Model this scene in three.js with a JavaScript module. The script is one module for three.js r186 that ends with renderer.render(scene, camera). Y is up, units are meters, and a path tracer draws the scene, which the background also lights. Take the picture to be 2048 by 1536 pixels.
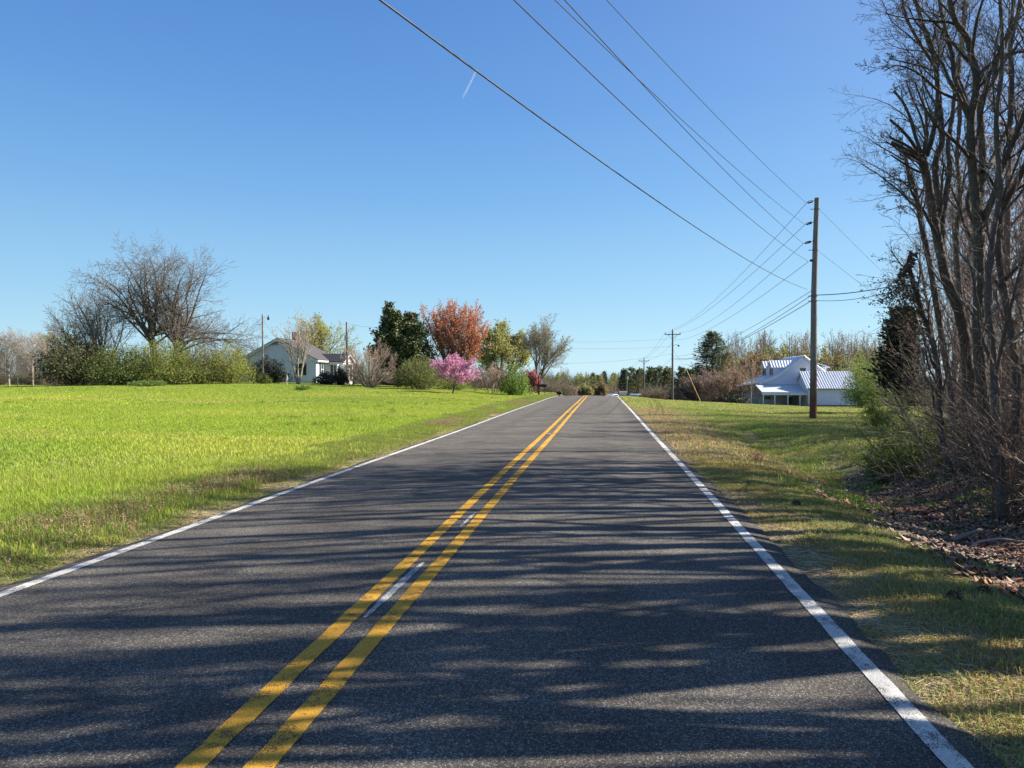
import * as THREE from 'three';
import { RoundedBoxGeometry } from 'three/addons/geometries/RoundedBoxGeometry.js';
import { mergeGeometries } from 'three/addons/utils/BufferGeometryUtils.js';

// ---------- camera, sky, sun, exposure ----------
const scene = new THREE.Scene();
const F = 1450, EYE = 1.55;                                   // focal length in photo pixels (2048 wide), eye height
const camera = new THREE.PerspectiveCamera(2 * Math.atan(768 / F) * 180 / Math.PI, 4 / 3, 0.1, 20000);
camera.rotation.order = 'YXZ';
camera.position.set(0, EYE, 0);
camera.rotation.set(-Math.atan(10 / F), Math.atan(180 / F), 0);
camera.updateMatrixWorld(true);
const renderer = new THREE.WebGLRenderer({ antialias: true });
renderer.toneMapping = THREE.LinearToneMapping;
renderer.toneMappingExposure = 2.35;
renderer.shadowMap.enabled = true;
renderer.shadowMap.type = THREE.PCFSoftShadowMap;
const D2R = Math.PI / 180;
const SUN_EL = 36 * D2R, SUN_AZ = 16 * D2R;                   // to the right, a little ahead
const SUN = new THREE.Vector3(Math.cos(SUN_EL) * Math.cos(SUN_AZ), Math.sin(SUN_EL), -Math.cos(SUN_EL) * Math.sin(SUN_AZ));
const sun = new THREE.DirectionalLight(new THREE.Color().setRGB(1, 0.93, 0.82), 4.8);
sun.position.copy(SUN).multiplyScalar(120);
sun.castShadow = true; sun.shadow.mapSize.set(4096, 4096);
Object.assign(sun.shadow.camera, { left: -120, right: 120, top: 120, bottom: -120, near: 1, far: 400 });
scene.add(sun, sun.target);
{ // clear spring sky: deep blue above, pale at the horizon, brighter towards the sun
  const W = 512, Hh = 256, d = new Float32Array(W * Hh * 4), v = new THREE.Vector3();
  const K = [[0, .68, .92, 1.0], [.05, .53, .83, .99], [.11, .385, .70, .975], [.24, .215, .485, .875], [.35, .142, .36, .775], [.46, .105, .28, .68], [.7, .065, .19, .54], [1, .05, .155, .47]];
  for (let j = 0; j < Hh; j++) for (let i = 0; i < W; i++) {
    const el = ((j + .5) / Hh - .5) * Math.PI, az = ((i + .5) / W - .5) * 2 * Math.PI;
    v.set(Math.cos(el) * Math.cos(az), Math.sin(el), Math.cos(el) * Math.sin(az));
    const h = Math.abs(Math.sin(el)); let k = 0; while (k < K.length - 2 && h > K[k + 1][0]) k++;
    const t = Math.min(1, Math.max(0, (h - K[k][0]) / (K[k + 1][0] - K[k][0])));
    const mu = v.dot(SUN), glow = .24 * Math.pow(Math.max(0, mu), 2.6) + .5 * Math.pow(Math.max(0, mu), 60), side = .86 + .20 * (mu * .5 + .5);
    const o = (j * W + i) * 4, dn = el < 0 ? .55 : 1;
    for (let c = 0; c < 3; c++) d[o + c] = ((K[k][c + 1] * (1 - t) + K[k + 1][c + 1] * t) * side + glow * [1, .97, .9][c]) * dn / 2.35;
    d[o + 3] = 1;
  }
  const sky = new THREE.DataTexture(d, W, Hh, THREE.RGBAFormat, THREE.FloatType);
  sky.mapping = THREE.EquirectangularReflectionMapping; sky.magFilter = sky.minFilter = THREE.LinearFilter; sky.wrapS = THREE.RepeatWrapping; sky.needsUpdate = true;
  scene.background = sky; scene.environment = sky;
}

// ---------- helpers ----------
const V3 = (x, y, z) => new THREE.Vector3(x, y, z);
function rng(seed) { let a = seed >>> 0; return () => { a = (a + 0x6D2B79F5) | 0; let t = Math.imul(a ^ (a >>> 15), 1 | a); t = (t + Math.imul(t ^ (t >>> 7), 61 | t)) ^ t; return ((t ^ (t >>> 14)) >>> 0) / 4294967296; }; }
const clamp = (x, a = 0, b = 1) => Math.min(b, Math.max(a, x));
const sst = (a, b, x) => { const t = clamp((x - a) / (b - a)); return t * t * (3 - 2 * t); };
const lerp = (a, b, t) => a + (b - a) * t;
function h2(i, j) { let n = Math.imul(i | 0, 374761393) + Math.imul(j | 0, 668265263); n = Math.imul(n ^ (n >>> 13), 1274126177); return ((n ^ (n >>> 16)) >>> 0) / 4294967296; }
function vn(x, y) { const i = Math.floor(x), j = Math.floor(y), u = x - i, v = y - j, a = u * u * (3 - 2 * u), b = v * v * (3 - 2 * v); return lerp(lerp(h2(i, j), h2(i + 1, j), a), lerp(h2(i, j + 1), h2(i + 1, j + 1), a), b); }
const fbm = (x, y) => .5 * vn(x, y) + .27 * vn(x * 2.1 + 7, y * 2.1 + 3) + .15 * vn(x * 4.3 + 1, y * 4.3 + 9) + .08 * vn(x * 8.7, y * 8.7);
// a pixel of the photograph and a depth along the lens axis, as a point of the world
function P(px, py, d) { return camera.localToWorld(V3((px - 1024) / F * d, -(py - 768) / F * d, -d)); }
const names = {};
function numbered(n) { const k = names[n] = (names[n] ?? -1) + 1; return k ? n + '_' + String(k).padStart(3, '0') : n; }
function tag(o, label, category, group, kind) { if (label) o.userData.label = label; if (category) o.userData.category = category; if (group) o.userData.group = group; if (kind) o.userData.kind = kind; return o; }
function thing(name, label, category, pos = V3(0, 0, 0), group) { const o = new THREE.Group(); o.name = numbered(name); o.position.copy(pos); scene.add(o); return tag(o, label, category, group); }
function mesh(name, geo, mat, parent) { const m = new THREE.Mesh(geo, mat); m.name = parent ? name : numbered(name); if (parent && ['twigs', 'buds', 'seed_heads', 'blossom', 'dry_leaves', 'branches'].includes(name)) m.userData.kind = 'stuff'; m.castShadow = m.receiveShadow = true; (parent || scene).add(m); return m; }
function dup(o, pos, turn, scale, label, group) { const c = o.clone(); c.name = numbered(o.name.replace(/_\d+$/, '')); scene.add(c); c.position.copy(pos); c.rotation.y = turn; if (scale) c.scale.set(...(Array.isArray(scale) ? scale : [scale, scale, scale])); c.userData = { ...o.userData }; if (label) c.userData.label = label; if (group) c.userData.group = group; return c; }

// mesh collector: tubes, leaves, boxes with vertex colours
class Geo {
  constructor() { this.p = []; this.n = []; this.c = []; this.u = []; this.i = []; }
  vert(x, y, z, nx, ny, nz, c, u = 0, v = 0) { this.p.push(x, y, z); this.n.push(nx, ny, nz); this.c.push(c[0], c[1], c[2]); this.u.push(u, v); return this.p.length / 3 - 1; }
  tube(pts, rad, sides, col, cap) {
    const n = pts.length, T = V3(), A = V3(), B = V3(); let len = 0, prev = -1;
    T.subVectors(pts[1], pts[0]).normalize(); A.set(Math.abs(T.y) > .9 ? 1 : 0, Math.abs(T.y) > .9 ? 0 : 1, 0).cross(T).normalize();
    for (let k = 0; k < n; k++) {
      T.subVectors(pts[Math.min(n - 1, k + 1)], pts[Math.max(0, k - 1)]).normalize();
      A.addScaledVector(T, -A.dot(T)).normalize(); B.crossVectors(T, A);
      if (k) len += pts[k].distanceTo(pts[k - 1]);
      const base = this.p.length / 3, r = rad[k];
      for (let s = 0; s <= sides; s++) {
        const a = s / sides * 6.28318, ca = Math.cos(a), sa = Math.sin(a), nx = A.x * ca + B.x * sa, ny = A.y * ca + B.y * sa, nz = A.z * ca + B.z * sa;
        this.vert(pts[k].x + nx * r, pts[k].y + ny * r, pts[k].z + nz * r, nx, ny, nz, col.call ? col(k, s) : col, s / sides, len);
      }
      if (k) for (let s = 0; s < sides; s++) { const a = prev + s, b = base + s; this.i.push(a, a + 1, b, a + 1, b + 1, b); }
      prev = base;
    }
    if (cap) { const q = pts[n - 1], c = this.vert(q.x, q.y, q.z, T.x, T.y, T.z, cap.length ? cap : col), b0 = this.p.length / 3; for (let s = 0; s < sides; s++) { const a = s / sides * 6.28318, ca = Math.cos(a) * rad[n - 1], sa = Math.sin(a) * rad[n - 1]; this.vert(q.x + A.x * ca + B.x * sa, q.y + A.y * ca + B.y * sa, q.z + A.z * ca + B.z * sa, T.x, T.y, T.z, cap.length ? cap : col); } for (let s = 0; s < sides; s++) this.i.push(c, b0 + s, b0 + (s + 1) % sides); }
  }
  leaf(p, ax, sd, len, wid, col) { // a folded diamond leaf from p along ax, width along sd
    const nx = ax.y * sd.z - ax.z * sd.y, ny = ax.z * sd.x - ax.x * sd.z, nz = ax.x * sd.y - ax.y * sd.x;
    const mx = p.x + ax.x * len * .45, my = p.y + ax.y * len * .45, mz = p.z + ax.z * len * .45, f = wid * .3;
    const a = this.vert(p.x, p.y, p.z, nx, ny, nz, col), b = this.vert(mx + sd.x * wid * .5 + nx * f, my + sd.y * wid * .5 + ny * f, mz + sd.z * wid * .5 + nz * f, nx - sd.x * .4, ny - sd.y * .4, nz - sd.z * .4, col),
      c = this.vert(p.x + ax.x * len, p.y + ax.y * len, p.z + ax.z * len, nx, ny, nz, col), d = this.vert(mx - sd.x * wid * .5 + nx * f, my - sd.y * wid * .5 + ny * f, mz - sd.z * wid * .5 + nz * f, nx + sd.x * .4, ny + sd.y * .4, nz + sd.z * .4, col);
    this.i.push(a, c, b, a, d, c);
  }
  rleaf(R, p, len, wid, col, down = 0) { const a = V3(R() - .5, R() - .5 - down, R() - .5).normalize(), s = V3(R() - .5, R() - .5, R() - .5).cross(a).normalize(); this.leaf(p, a, s, len, wid, col); }
  quad(a, b, c, d, col) { const e = V3().subVectors(b, a).cross(V3().subVectors(d, a)).normalize(), q = [a, b, c, d].map((p, k) => this.vert(p.x, p.y, p.z, e.x, e.y, e.z, col, [0, 1, 1, 0][k] * a.distanceTo(b), [0, 0, 1, 1][k] * a.distanceTo(d))); this.i.push(q[0], q[1], q[2], q[0], q[2], q[3]); }
  box(x0, x1, y0, y1, z0, z1, col = [1, 1, 1]) { const v = (x, y, z) => V3(x ? x1 : x0, y ? y1 : y0, z ? z1 : z0); this.quad(v(0, 0, 1), v(1, 0, 1), v(1, 1, 1), v(0, 1, 1), col); this.quad(v(1, 0, 0), v(0, 0, 0), v(0, 1, 0), v(1, 1, 0), col); this.quad(v(1, 0, 1), v(1, 0, 0), v(1, 1, 0), v(1, 1, 1), col); this.quad(v(0, 0, 0), v(0, 0, 1), v(0, 1, 1), v(0, 1, 0), col); this.quad(v(0, 1, 1), v(1, 1, 1), v(1, 1, 0), v(0, 1, 0), col); this.quad(v(0, 0, 0), v(1, 0, 0), v(1, 0, 1), v(0, 0, 1), col); return this; }
  geo() { const g = new THREE.BufferGeometry(); g.setAttribute('position', new THREE.Float32BufferAttribute(this.p, 3)); g.setAttribute('normal', new THREE.Float32BufferAttribute(this.n, 3)); g.setAttribute('color', new THREE.Float32BufferAttribute(this.c, 3)); g.setAttribute('uv', new THREE.Float32BufferAttribute(this.u, 2)); g.setIndex(this.i); return g; }
  build(name, mat, parent) { return this.i.length ? mesh(name, this.geo(), mat, parent) : null; }
}

// ---------- textures and materials ----------
function dataTex(w, h, fn, srgb) { // fn(x, y) -> [r, g, b] in 0..1
  const d = new Uint8Array(w * h * 4); for (let y = 0; y < h; y++) for (let x = 0; x < w; x++) { const c = fn(x, y), o = (y * w + x) * 4; d[o] = c[0] * 255; d[o + 1] = c[1] * 255; d[o + 2] = c[2] * 255; d[o + 3] = 255; }
  const t = new THREE.DataTexture(d, w, h); t.wrapS = t.wrapT = THREE.RepeatWrapping; t.magFilter = t.minFilter = THREE.LinearFilter; if (srgb) t.colorSpace = THREE.SRGBColorSpace; t.needsUpdate = true; return t;
}
const toS = (x) => x <= .0031308 ? 12.92 * x : 1.055 * Math.pow(x, 1 / 2.4) - .055;
function pn(x, y, per) { // periodic value noise
  const i = Math.floor(x), j = Math.floor(y), u = x - i, v = y - j, a = u * u * (3 - 2 * u), b = v * v * (3 - 2 * v), m = (k) => ((k % per) + per) % per; return lerp(lerp(h2(m(i), m(j)), h2(m(i + 1), m(j)), a), lerp(h2(m(i), m(j + 1)), h2(m(i + 1), m(j + 1)), a), b);
}
// stone field of the asphalt: nearest jittered point of a periodic grid
const AS = 2048, AC = 400, AM = 3.2, stoneV = new Float32Array(AS * AS), stoneH = new Float32Array(AS * AS);
for (let y = 0; y < AS; y++) for (let x = 0; x < AS; x++) {
  const gx = x / AS * AC, gy = y / AS * AC, i = Math.floor(gx), j = Math.floor(gy); let b = 9, c = 9, id = 0;
  for (let q = -1; q <= 1; q++) for (let p = -1; p <= 1; p++) { const I = (i + p + AC) % AC, J = (j + q + AC) % AC, dx = i + p + h2(I, J) - gx, dy = j + q + h2(I + 511, J + 77) - gy, d = dx * dx + dy * dy; if (d < b) { c = b; b = d; id = h2(I + 91, J + 313); } else if (d < c) c = d; }
  stoneV[y * AS + x] = id; stoneH[y * AS + x] = clamp((Math.sqrt(c) - Math.sqrt(b)) * 2.2);
}
const asphaltMap = dataTex(AS, AS, (x, y) => { const k = y * AS + x, id = stoneV[k], e = stoneH[k], big = .8 + .4 * pn(x / AS * 9, y / AS * 9, 9); const st = id > .93 ? .30 : id > .74 ? .20 : id > .4 ? .12 : .072; const v = lerp(.034, st, sst(.08, .5, e)) * big, w = id * 7 % 1; return [toS(v * (1.04 + .10 * w)), toS(v * .99), toS(v * (.88 - .06 * w))]; }, true);
const asphaltBump = dataTex(1024, 1024, (x, y) => { const k = y * 2 * AS + x * 2, h = clamp(stoneH[k] * .6 + .4 * stoneV[k] * stoneH[k]); return [h, h, h]; });
const paintTex = (c) => dataTex(1024, 1024, (x, y) => { const k = y * 2 * AS + x * 2, e = stoneH[k], id = stoneV[k], wear = pn(x / 1024 * 40, y / 1024 * 40, 40) * .5 + pn(x / 1024 * 9, y / 1024 * 9, 9) * .5; const on = sst(.04, .22, e) * (id * .55 + .55 > wear * 1.12 ? 1 : .22); const g = .82 + .3 * id; return [0, 1, 2].map((q) => toS(clamp(lerp([.035, .034, .033][q], c[q] * g, clamp(on))))); }, true);
const scuffTex = dataTex(1024, 1024, (x, y) => { const k = y * 2 * AS + x * 2, e = stoneH[k], id = stoneV[k], g = pn(x / 1024 * 120, y / 1024 * 30, 30), on = sst(.2, .5, e) * (id * .8 + g * .5 > .42 ? 1 : .06), w = lerp(.06, .68, on); return [toS(w), toS(w), toS(w * .98)]; }, true);
const grainTex = dataTex(512, 512, (x, y) => { const v = .72 + .28 * (.5 * pn(x / 4, y / 4, 128) + .5 * h2(x, y)) * (.75 + .35 * pn(x / 32, y / 32, 16)); return [v, v, v]; });
const soilTex = dataTex(1024, 1024, (x, y) => { const a = pn(x / 4, y / 4, 256), b = pn(x / 13 + 5, y / 13, 79), c = h2(x, y), v = .45 + .55 * clamp(.45 * a + .3 * b + .35 * c); return [v, v * .97, v * .93]; });
const soilBump = dataTex(512, 512, (x, y) => { const v = .5 * pn(x / 3, y / 3, 171) + .5 * pn(x / 11, y / 11, 47); return [v, v, v]; });
const barkTex = dataTex(256, 512, (x, y) => { const r = Math.abs(pn(x / 256 * 14 + 1.6 * pn(x / 32, y / 64, 8), y / 40, 14) - .5) * 2, s = pn(x / 6, y / 9, 43), v = .45 + .4 * r + .25 * s; return [v, v * .98, v * .95].map((q) => clamp(q)); });
const barkBump = dataTex(256, 512, (x, y) => { const r = Math.abs(pn(x / 256 * 14 + 1.6 * pn(x / 32, y / 64, 8), y / 40, 14) - .5) * 2; const v = clamp(r * .8 + .2 * pn(x / 6, y / 9, 43)); return [v, v, v]; });
const poleTex = dataTex(256, 1024, (x, y) => { const s = pn(x / 2, y / 90, 128), c = pn(x / 5, y / 160, 51) > .8 ? .62 : 1, k = pn(x / 30, y / 50, 9), v = (.62 + .3 * s + .16 * k) * c; return [v, v * .98, v * .95].map((q) => clamp(q)); });
const rep = (t, a, b) => { const c = t.clone(); c.repeat.set(a, b); c.needsUpdate = true; return c; };
const M = {
  bark: new THREE.MeshStandardMaterial({ vertexColors: true, map: barkTex, bumpMap: barkBump, bumpScale: .012, roughness: .92 }),
  twig: new THREE.MeshStandardMaterial({ vertexColors: true, roughness: .75 }),
  pole: new THREE.MeshStandardMaterial({ vertexColors: true, map: rep(poleTex, 1, .35), roughness: .85 }),
  leaf: new THREE.MeshPhysicalMaterial({ vertexColors: true, roughness: .8, transmission: .55, thickness: 0, side: THREE.DoubleSide, specularIntensity: .4 }),
  glossLeaf: new THREE.MeshPhysicalMaterial({ vertexColors: true, roughness: .52, specularIntensity: .6, transmission: .12, thickness: 0, side: THREE.DoubleSide }),
  grass: new THREE.MeshPhysicalMaterial({ vertexColors: true, roughness: .78, transmission: .5, thickness: 0, side: THREE.DoubleSide, specularIntensity: .2 }),
  litter: new THREE.MeshPhysicalMaterial({ vertexColors: true, roughness: .75, transmission: .15, thickness: 0, side: THREE.DoubleSide }),
  wire: new THREE.MeshStandardMaterial({ vertexColors: true, map: rep(grainTex, 1, .05), roughness: .5 }),
  ground: new THREE.MeshStandardMaterial({ vertexColors: true, map: soilTex, bumpMap: soilBump, bumpScale: .02, roughness: .97 }),
  road: new THREE.MeshPhysicalMaterial({ vertexColors: true, map: asphaltMap, bumpMap: asphaltBump, bumpScale: .0035, roughness: .95, specularIntensity: .3 }),
  yellow: new THREE.MeshPhysicalMaterial({ map: paintTex([.70, .36, .035]), bumpMap: asphaltBump, bumpScale: .003, roughness: .85, specularIntensity: .4 }),
  white: new THREE.MeshPhysicalMaterial({ map: paintTex([.66, .64, .58]), bumpMap: asphaltBump, bumpScale: .003, roughness: .85, specularIntensity: .4 }),
  scuff: new THREE.MeshPhysicalMaterial({ map: scuffTex, bumpMap: asphaltBump, bumpScale: .003, roughness: .9, specularIntensity: .3 }),
  siding: new THREE.MeshStandardMaterial({ vertexColors: true, map: rep(grainTex, .5, .5), roughness: .55 }),
  plain: new THREE.MeshStandardMaterial({ vertexColors: true, map: rep(grainTex, 1, 1), roughness: .7 }),
  metalRoof: new THREE.MeshStandardMaterial({ vertexColors: true, map: rep(grainTex, .7, .7), roughness: .5, metalness: .25 }),
  steel: new THREE.MeshStandardMaterial({ vertexColors: true, map: rep(grainTex, 2, 2), roughness: .4, metalness: .7 }),
  carPaint: new THREE.MeshPhysicalMaterial({ vertexColors: true, map: rep(grainTex, 3, 3), roughness: .4, metalness: .3, clearcoat: 1, clearcoatRoughness: .1 }),
  glass: new THREE.MeshPhysicalMaterial({ color: new THREE.Color().setRGB(.03, .04, .045), roughness: .08, specularIntensity: 1, map: rep(grainTex, .3, .3) }),
};

// ---------- terrain ----------
const HALF = 3.21;
const roadC = (s) => -1.495 - (s > 95 ? (s - 95) ** 2 * .0003 : 0);
const yr = (s) => s < 55 ? 0 : -9 * (1 - Math.exp(-(((s - 55) / 150) ** 2)));
const roadY = (X, s) => yr(s) - .02 * Math.sqrt((X - roadC(s)) ** 2 + .04) + .012 * Math.sin(s * .21) * sst(6, 14, s);
function H(X, Z) {
  const s = -Z, c = roadC(s), x = X - c;
  const e = roadY(c + HALF, s) - .03;
  if (Math.abs(x) < HALF) return e - .03;
  if (x < 0) {
    const u = -x - HALF, fade = sst(0, 25 + .2 * Math.max(0, s), u);
    const bump = 1.17 * Math.exp(-(((X + 42) / 32) ** 2) - ((s - 82) / 40) ** 2) * sst(0, 12, u);
    const low = .25 * sst(150, 240, s);
    const mound = .45 * Math.exp(-(((s - 104) / 16) ** 2)) * sst(.2, 2, u) * (1 - sst(12, 25, u));
    return mound + e * (1 - fade) + bump + low * fade + .05 * sst(0, 1.6, u) * (1 - sst(2.5, 7, u)) + .10 * (fbm(X * .22, Z * .22) - .5) * sst(.3, 5, u) - .02 + .03 * (fbm(X * 1.7, Z * 1.7) - .5) * sst(0, .6, u);
  }
  const v = x - HALF, sc = Math.min(Math.max(0, s - 34), 226);
  const lawn = -.3 - sc * (.017 + .011 * clamp((v - 9) / 16)) + .16 * sst(7, 16, v) * (1 - sst(20, 34, s));
  const base = lerp(e, lawn, sst(0, 9, v)) - 1.5 * sst(108, 165, s) * sst(3.5, 7, v);
  const ditch = .42 * (1 - sst(15, 36, s)) * Math.exp(-(((v - 3.1) / 1.35) ** 2));
  return base - ditch + .10 * (fbm(X * .3, Z * .3) - .5) * sst(.2, 3, v) - .02 + .05 * (fbm(X * 1.9, Z * 1.9) - .5) * sst(0, .8, v);
}
const ground = (px, d) => { const q = P(px, 758, d); q.y = H(q.x, q.z); return q; };
const litterEdge = (s) => s < 12 ? 2.75 + .075 * s + .2 * Math.sin(s * 1.3) : s < 16 ? 3.65 + (s - 12) * .4 : s < 18 ? 5.25 + (s - 16) * 1.6 : s < 24 ? 8.45 + (s - 18) * .45 : 11.15 + (s - 24) * .55;
// 1 where dead leaves cover the ground under the trees on the right
const litter = (X, s) => sst(-.5, .9, X - litterEdge(Math.max(0, s)) + (fbm(X * .9, s * .9) - .5) * 1.8);
{
  const xs = [], ss = [];
  for (let x = -9; x <= 12; x += .3) xs.push(x); for (let x = 12, k = .5; x < 420; x += k, k *= 1.13) xs.push(x + k); for (let x = -9, k = .5; x > -520; x -= k, k *= 1.11) xs.push(x - k);
  for (let s = -26; s <= 34; s += .35) ss.push(s); for (let s = 34, k = .5; s < 1500; s += k, k *= 1.06) ss.push(s + k);
  xs.sort((a, b) => a - b); ss.sort((a, b) => a - b);
  const g = new Geo(), nx = xs.length;
  for (const s of ss) for (const X of xs) {
    const y = H(X, -s), x = X - roadC(s), n1 = fbm(X * .5, s * .5), n2 = fbm(X * 3, s * 3); let c;
    if (x < 0) { const u = -x - HALF; const dirt = [.22, .16, .10], grass = [.20 + .08 * n1, .29 + .08 * n1, .06]; const t = sst(.1, .7, u + (n2 - .5) * .7); c = dirt.map((q, k) => lerp(q * (.6 + .7 * n2), grass[k], t)); if (x > -HALF) c = dirt; }
    else { const v = x - HALF, L = litter(X, s), straw = [.19 + .06 * n1, .165 + .05 * n1, .09], lawn = [.12 + .05 * n1, .125 + .05 * n1, .045], lit = [.15, .105, .072]; const t = sst(2, 6, v + (n1 - .5) * 3); c = straw.map((q, k) => lerp(lerp(q, lawn[k], t), lit[k] * (.6 + .8 * n2), L)); }
    g.vert(X, y, -s, 0, 1, 0, c, X / 1.7, s / 1.7);
  }
  for (let j = 0; j < ss.length - 1; j++) for (let i = 0; i < nx - 1; i++) { const a = j * nx + i; g.i.push(a, a + 1, a + nx, a + 1, a + nx + 1, a + nx); }
  const q = g.geo(); q.computeVertexNormals(); tag(mesh('ground', q, M.ground), 'rolling grass field and lawn on both sides of the road', null, null, 'structure');
}
// ---------- road with its markings ----------
const road = new THREE.Group(); road.name = 'road'; scene.add(road); tag(road, 'dark asphalt two-lane road running to the crest', null, null, 'structure');
{
  const rows = []; for (let s = -14; s < 40; s += .3) rows.push(s); for (let s = 40, k = .4; s < 420; s += k, k *= 1.03) rows.push(s);
  const g = new Geo(), nc = 40;
  for (const s of rows) for (let k = 0; k <= nc; k++) {
    const t = k / nc * 2 - 1, rag = (fbm(s * 1.3 + (t < 0 ? 50 : 0), t < 0 ? 2 : 8) - .5) * .26 + (vn(s * 5, t < 0 ? 31 : 37) - .5) * .05;
    const x = t * (HALF - .02) + Math.sign(t) * rag * sst(.93, 1, Math.abs(t)), X = roadC(s) + x, end = Math.abs(t) > .985 ? .035 : 0;
    const lane = Math.abs(Math.abs(x) - 1.48), wear = 1 + .30 * (fbm(X * .7, s * .12) - .5) + .30 * (fbm(X * 2.2, s * 1.1) - .5) + .10 * Math.exp(-(((lane - .8) / .32) ** 2)) * (.5 + fbm(X, s * .5)), edge = Math.abs(x) > 3.04 ? .74 : 1, v = wear * edge;
    g.vert(X, roadY(X, s) - end, -s, 0, 1, 0, [v, v * (.99), v * .98], X / AM, s / AM);
  }
  for (let j = 0; j < rows.length - 1; j++) for (let i = 0; i < nc; i++) { const a = j * (nc + 1) + i; g.i.push(a, a + 1, a + nc + 1, a + 1, a + nc + 2, a + nc + 1); }
  const q = g.geo(); q.computeVertexNormals(); mesh('pavement', q, M.road, road);
  const stripe = (name, x0, w, s0, s1, mat, h, taper) => {
    const g = new Geo(); let n = 0;
    for (let s = s0; s < s1; s += (s < 40 ? .12 : 1)) {
      const t = (s - s0) / (s1 - s0), ww = taper ? w * Math.sin(Math.PI * clamp(t * .96 + .02)) ** .5 : w, X = roadC(s) + x0 + (taper ? taper * (t - .5) : 0), a = X - ww / 2 + (vn(s * 9, x0 * 31) - .5) * .014, b = X + ww / 2 + (vn(s * 9, x0 * 17 + 9) - .5) * .014;
      g.vert(a, roadY(a, s) + h, -s, 0, 1, 0, [1, 1, 1], a / 1.6, s / 1.6); g.vert(b, roadY(b, s) + h, -s, 0, 1, 0, [1, 1, 1], b / 1.6, s / 1.6);
      if (n++) { const k = g.p.length / 3 - 4; g.i.push(k, k + 1, k + 2, k + 1, k + 3, k + 2); }
    }
    return mesh(name, g.geo(), mat, road);
  };
  stripe('centre_line', -.137, .118, -12, 330, M.yellow, .005).userData.label = 'left yellow centre line';
  stripe('centre_line', .137, .118, -12, 330, M.yellow, .005).userData.label = 'right yellow centre line';
  stripe('edge_line', -2.95, .108, -12, 330, M.white, .005).userData.label = 'white edge line beside the left field';
  stripe('edge_line', 2.965, .108, -12, 330, M.white, .005).userData.label = 'white edge line beside the right verge';
  stripe('paint_scuff', -.02, .06, 4.55, 6.05, M.scuff, .0045, .03).userData.label = 'long white scuff between the yellow lines';
  stripe('paint_scuff', .03, .035, 7.45, 8.3, M.scuff, .0045, .02).userData.label = 'short white scuff between the yellow lines';
  for (const [x, s] of [[.0, 20.5], [-.02, 33], [.03, 35], [0, 46]]) { const b = new Geo().box(-.05, .05, 0, .018, -.05, .05, [.75, .75, .7]); const m = b.build('road_reflector', M.plain, road); m.position.set(roadC(s) + x, roadY(roadC(s) + x, s), -s); }
}

// ---------- ground cover ----------
const inView = (X, Z, m = 1.6) => { const c = camera.worldToLocal(V3(X, H(X, Z), Z)); return c.z < -1 && Math.abs(c.x) < -c.z * .706 * 1.06 + m && -c.y < -c.z * .53 * 1.06 + m; };
function patch(seed, n, size, fn) { const R = rng(seed), g = new Geo(); for (let k = 0; k < n; k++) fn(g, R, (R() - .5) * size, (R() - .5) * size); return g.geo(); }
function blade(g, R, x, z, h, w, col, bend) { // three-step bent blade
  const a = R() * 6.283, dx = Math.cos(a), dz = Math.sin(a), b = bend * (.3 + R()), sx = -dz * w / 2, sz = dx * w / 2, pts = [[0, 0, 1], [.55, b * .3, .8], [1, b, 0]]; let k0 = -1;
  for (const [t, o, ww] of pts) {
    const cx = x + dx * o * h, cz = z + dz * o * h, y = h * t * (1 - .35 * o * t), sh = [col[0], col[1], col[2]];
    if (ww) { const i = g.vert(cx - sx * ww, y, cz - sz * ww, -dx * .85, .5, -dz * .85, sh); g.vert(cx + sx * ww, y, cz + sz * ww, -dx * .85, .5, -dz * .85, sh); if (k0 >= 0) g.i.push(k0, k0 + 1, i, k0 + 1, i + 1, i); k0 = i; }
    else { const i = g.vert(cx, y, cz, -dx * .7, .7, -dz * .7, sh); g.i.push(k0, k0 + 1, i); }
  }
}
const mixc = (a, b, t) => [0, 1, 2].map((k) => lerp(a[k], b[k], t));
const pick = (R, list) => list[Math.floor(R() * list.length)];
const vary = (R, c, a = .25) => { const f = 1 - a + 2 * a * R(); return [c[0] * f * (.94 + .12 * R()), c[1] * f, c[2] * f]; };
const GREEN = [[.37, .48, .05], [.44, .53, .065], [.28, .41, .04], [.50, .56, .11]], STRAW = [[.56, .45, .27], [.46, .36, .20], [.36, .25, .14]];
function scatter(name, label, list, geo, mat, parent) { // list of [x, z, turn, scale, tint]
  const m = new THREE.InstancedMesh(geo, mat, list.length), q = new THREE.Quaternion(), t = new THREE.Quaternion(), up = V3(0, 1, 0), n = V3(), X = new THREE.Matrix4(), C = new THREE.Color();
  list.forEach(([x, z, a, s, c], k) => {
    const e = .4, y = H(x, z); n.set(H(x - e, z) - H(x + e, z), 2 * e, H(x, z - e) - H(x, z + e)).normalize();
    t.setFromUnitVectors(up, n); q.setFromAxisAngle(up, a); t.multiply(q);
    X.compose(V3(x, y - .006, z), t, Array.isArray(s) ? V3(...s) : V3(s, s, s)); m.setMatrixAt(k, X); m.setColorAt(k, C.setRGB(...(c || [1, 1, 1])));
  });
  m.name = numbered(name); m.castShadow = m.receiveShadow = true; scene.add(m); return tag(m, label, null, null, 'stuff');
}
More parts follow.
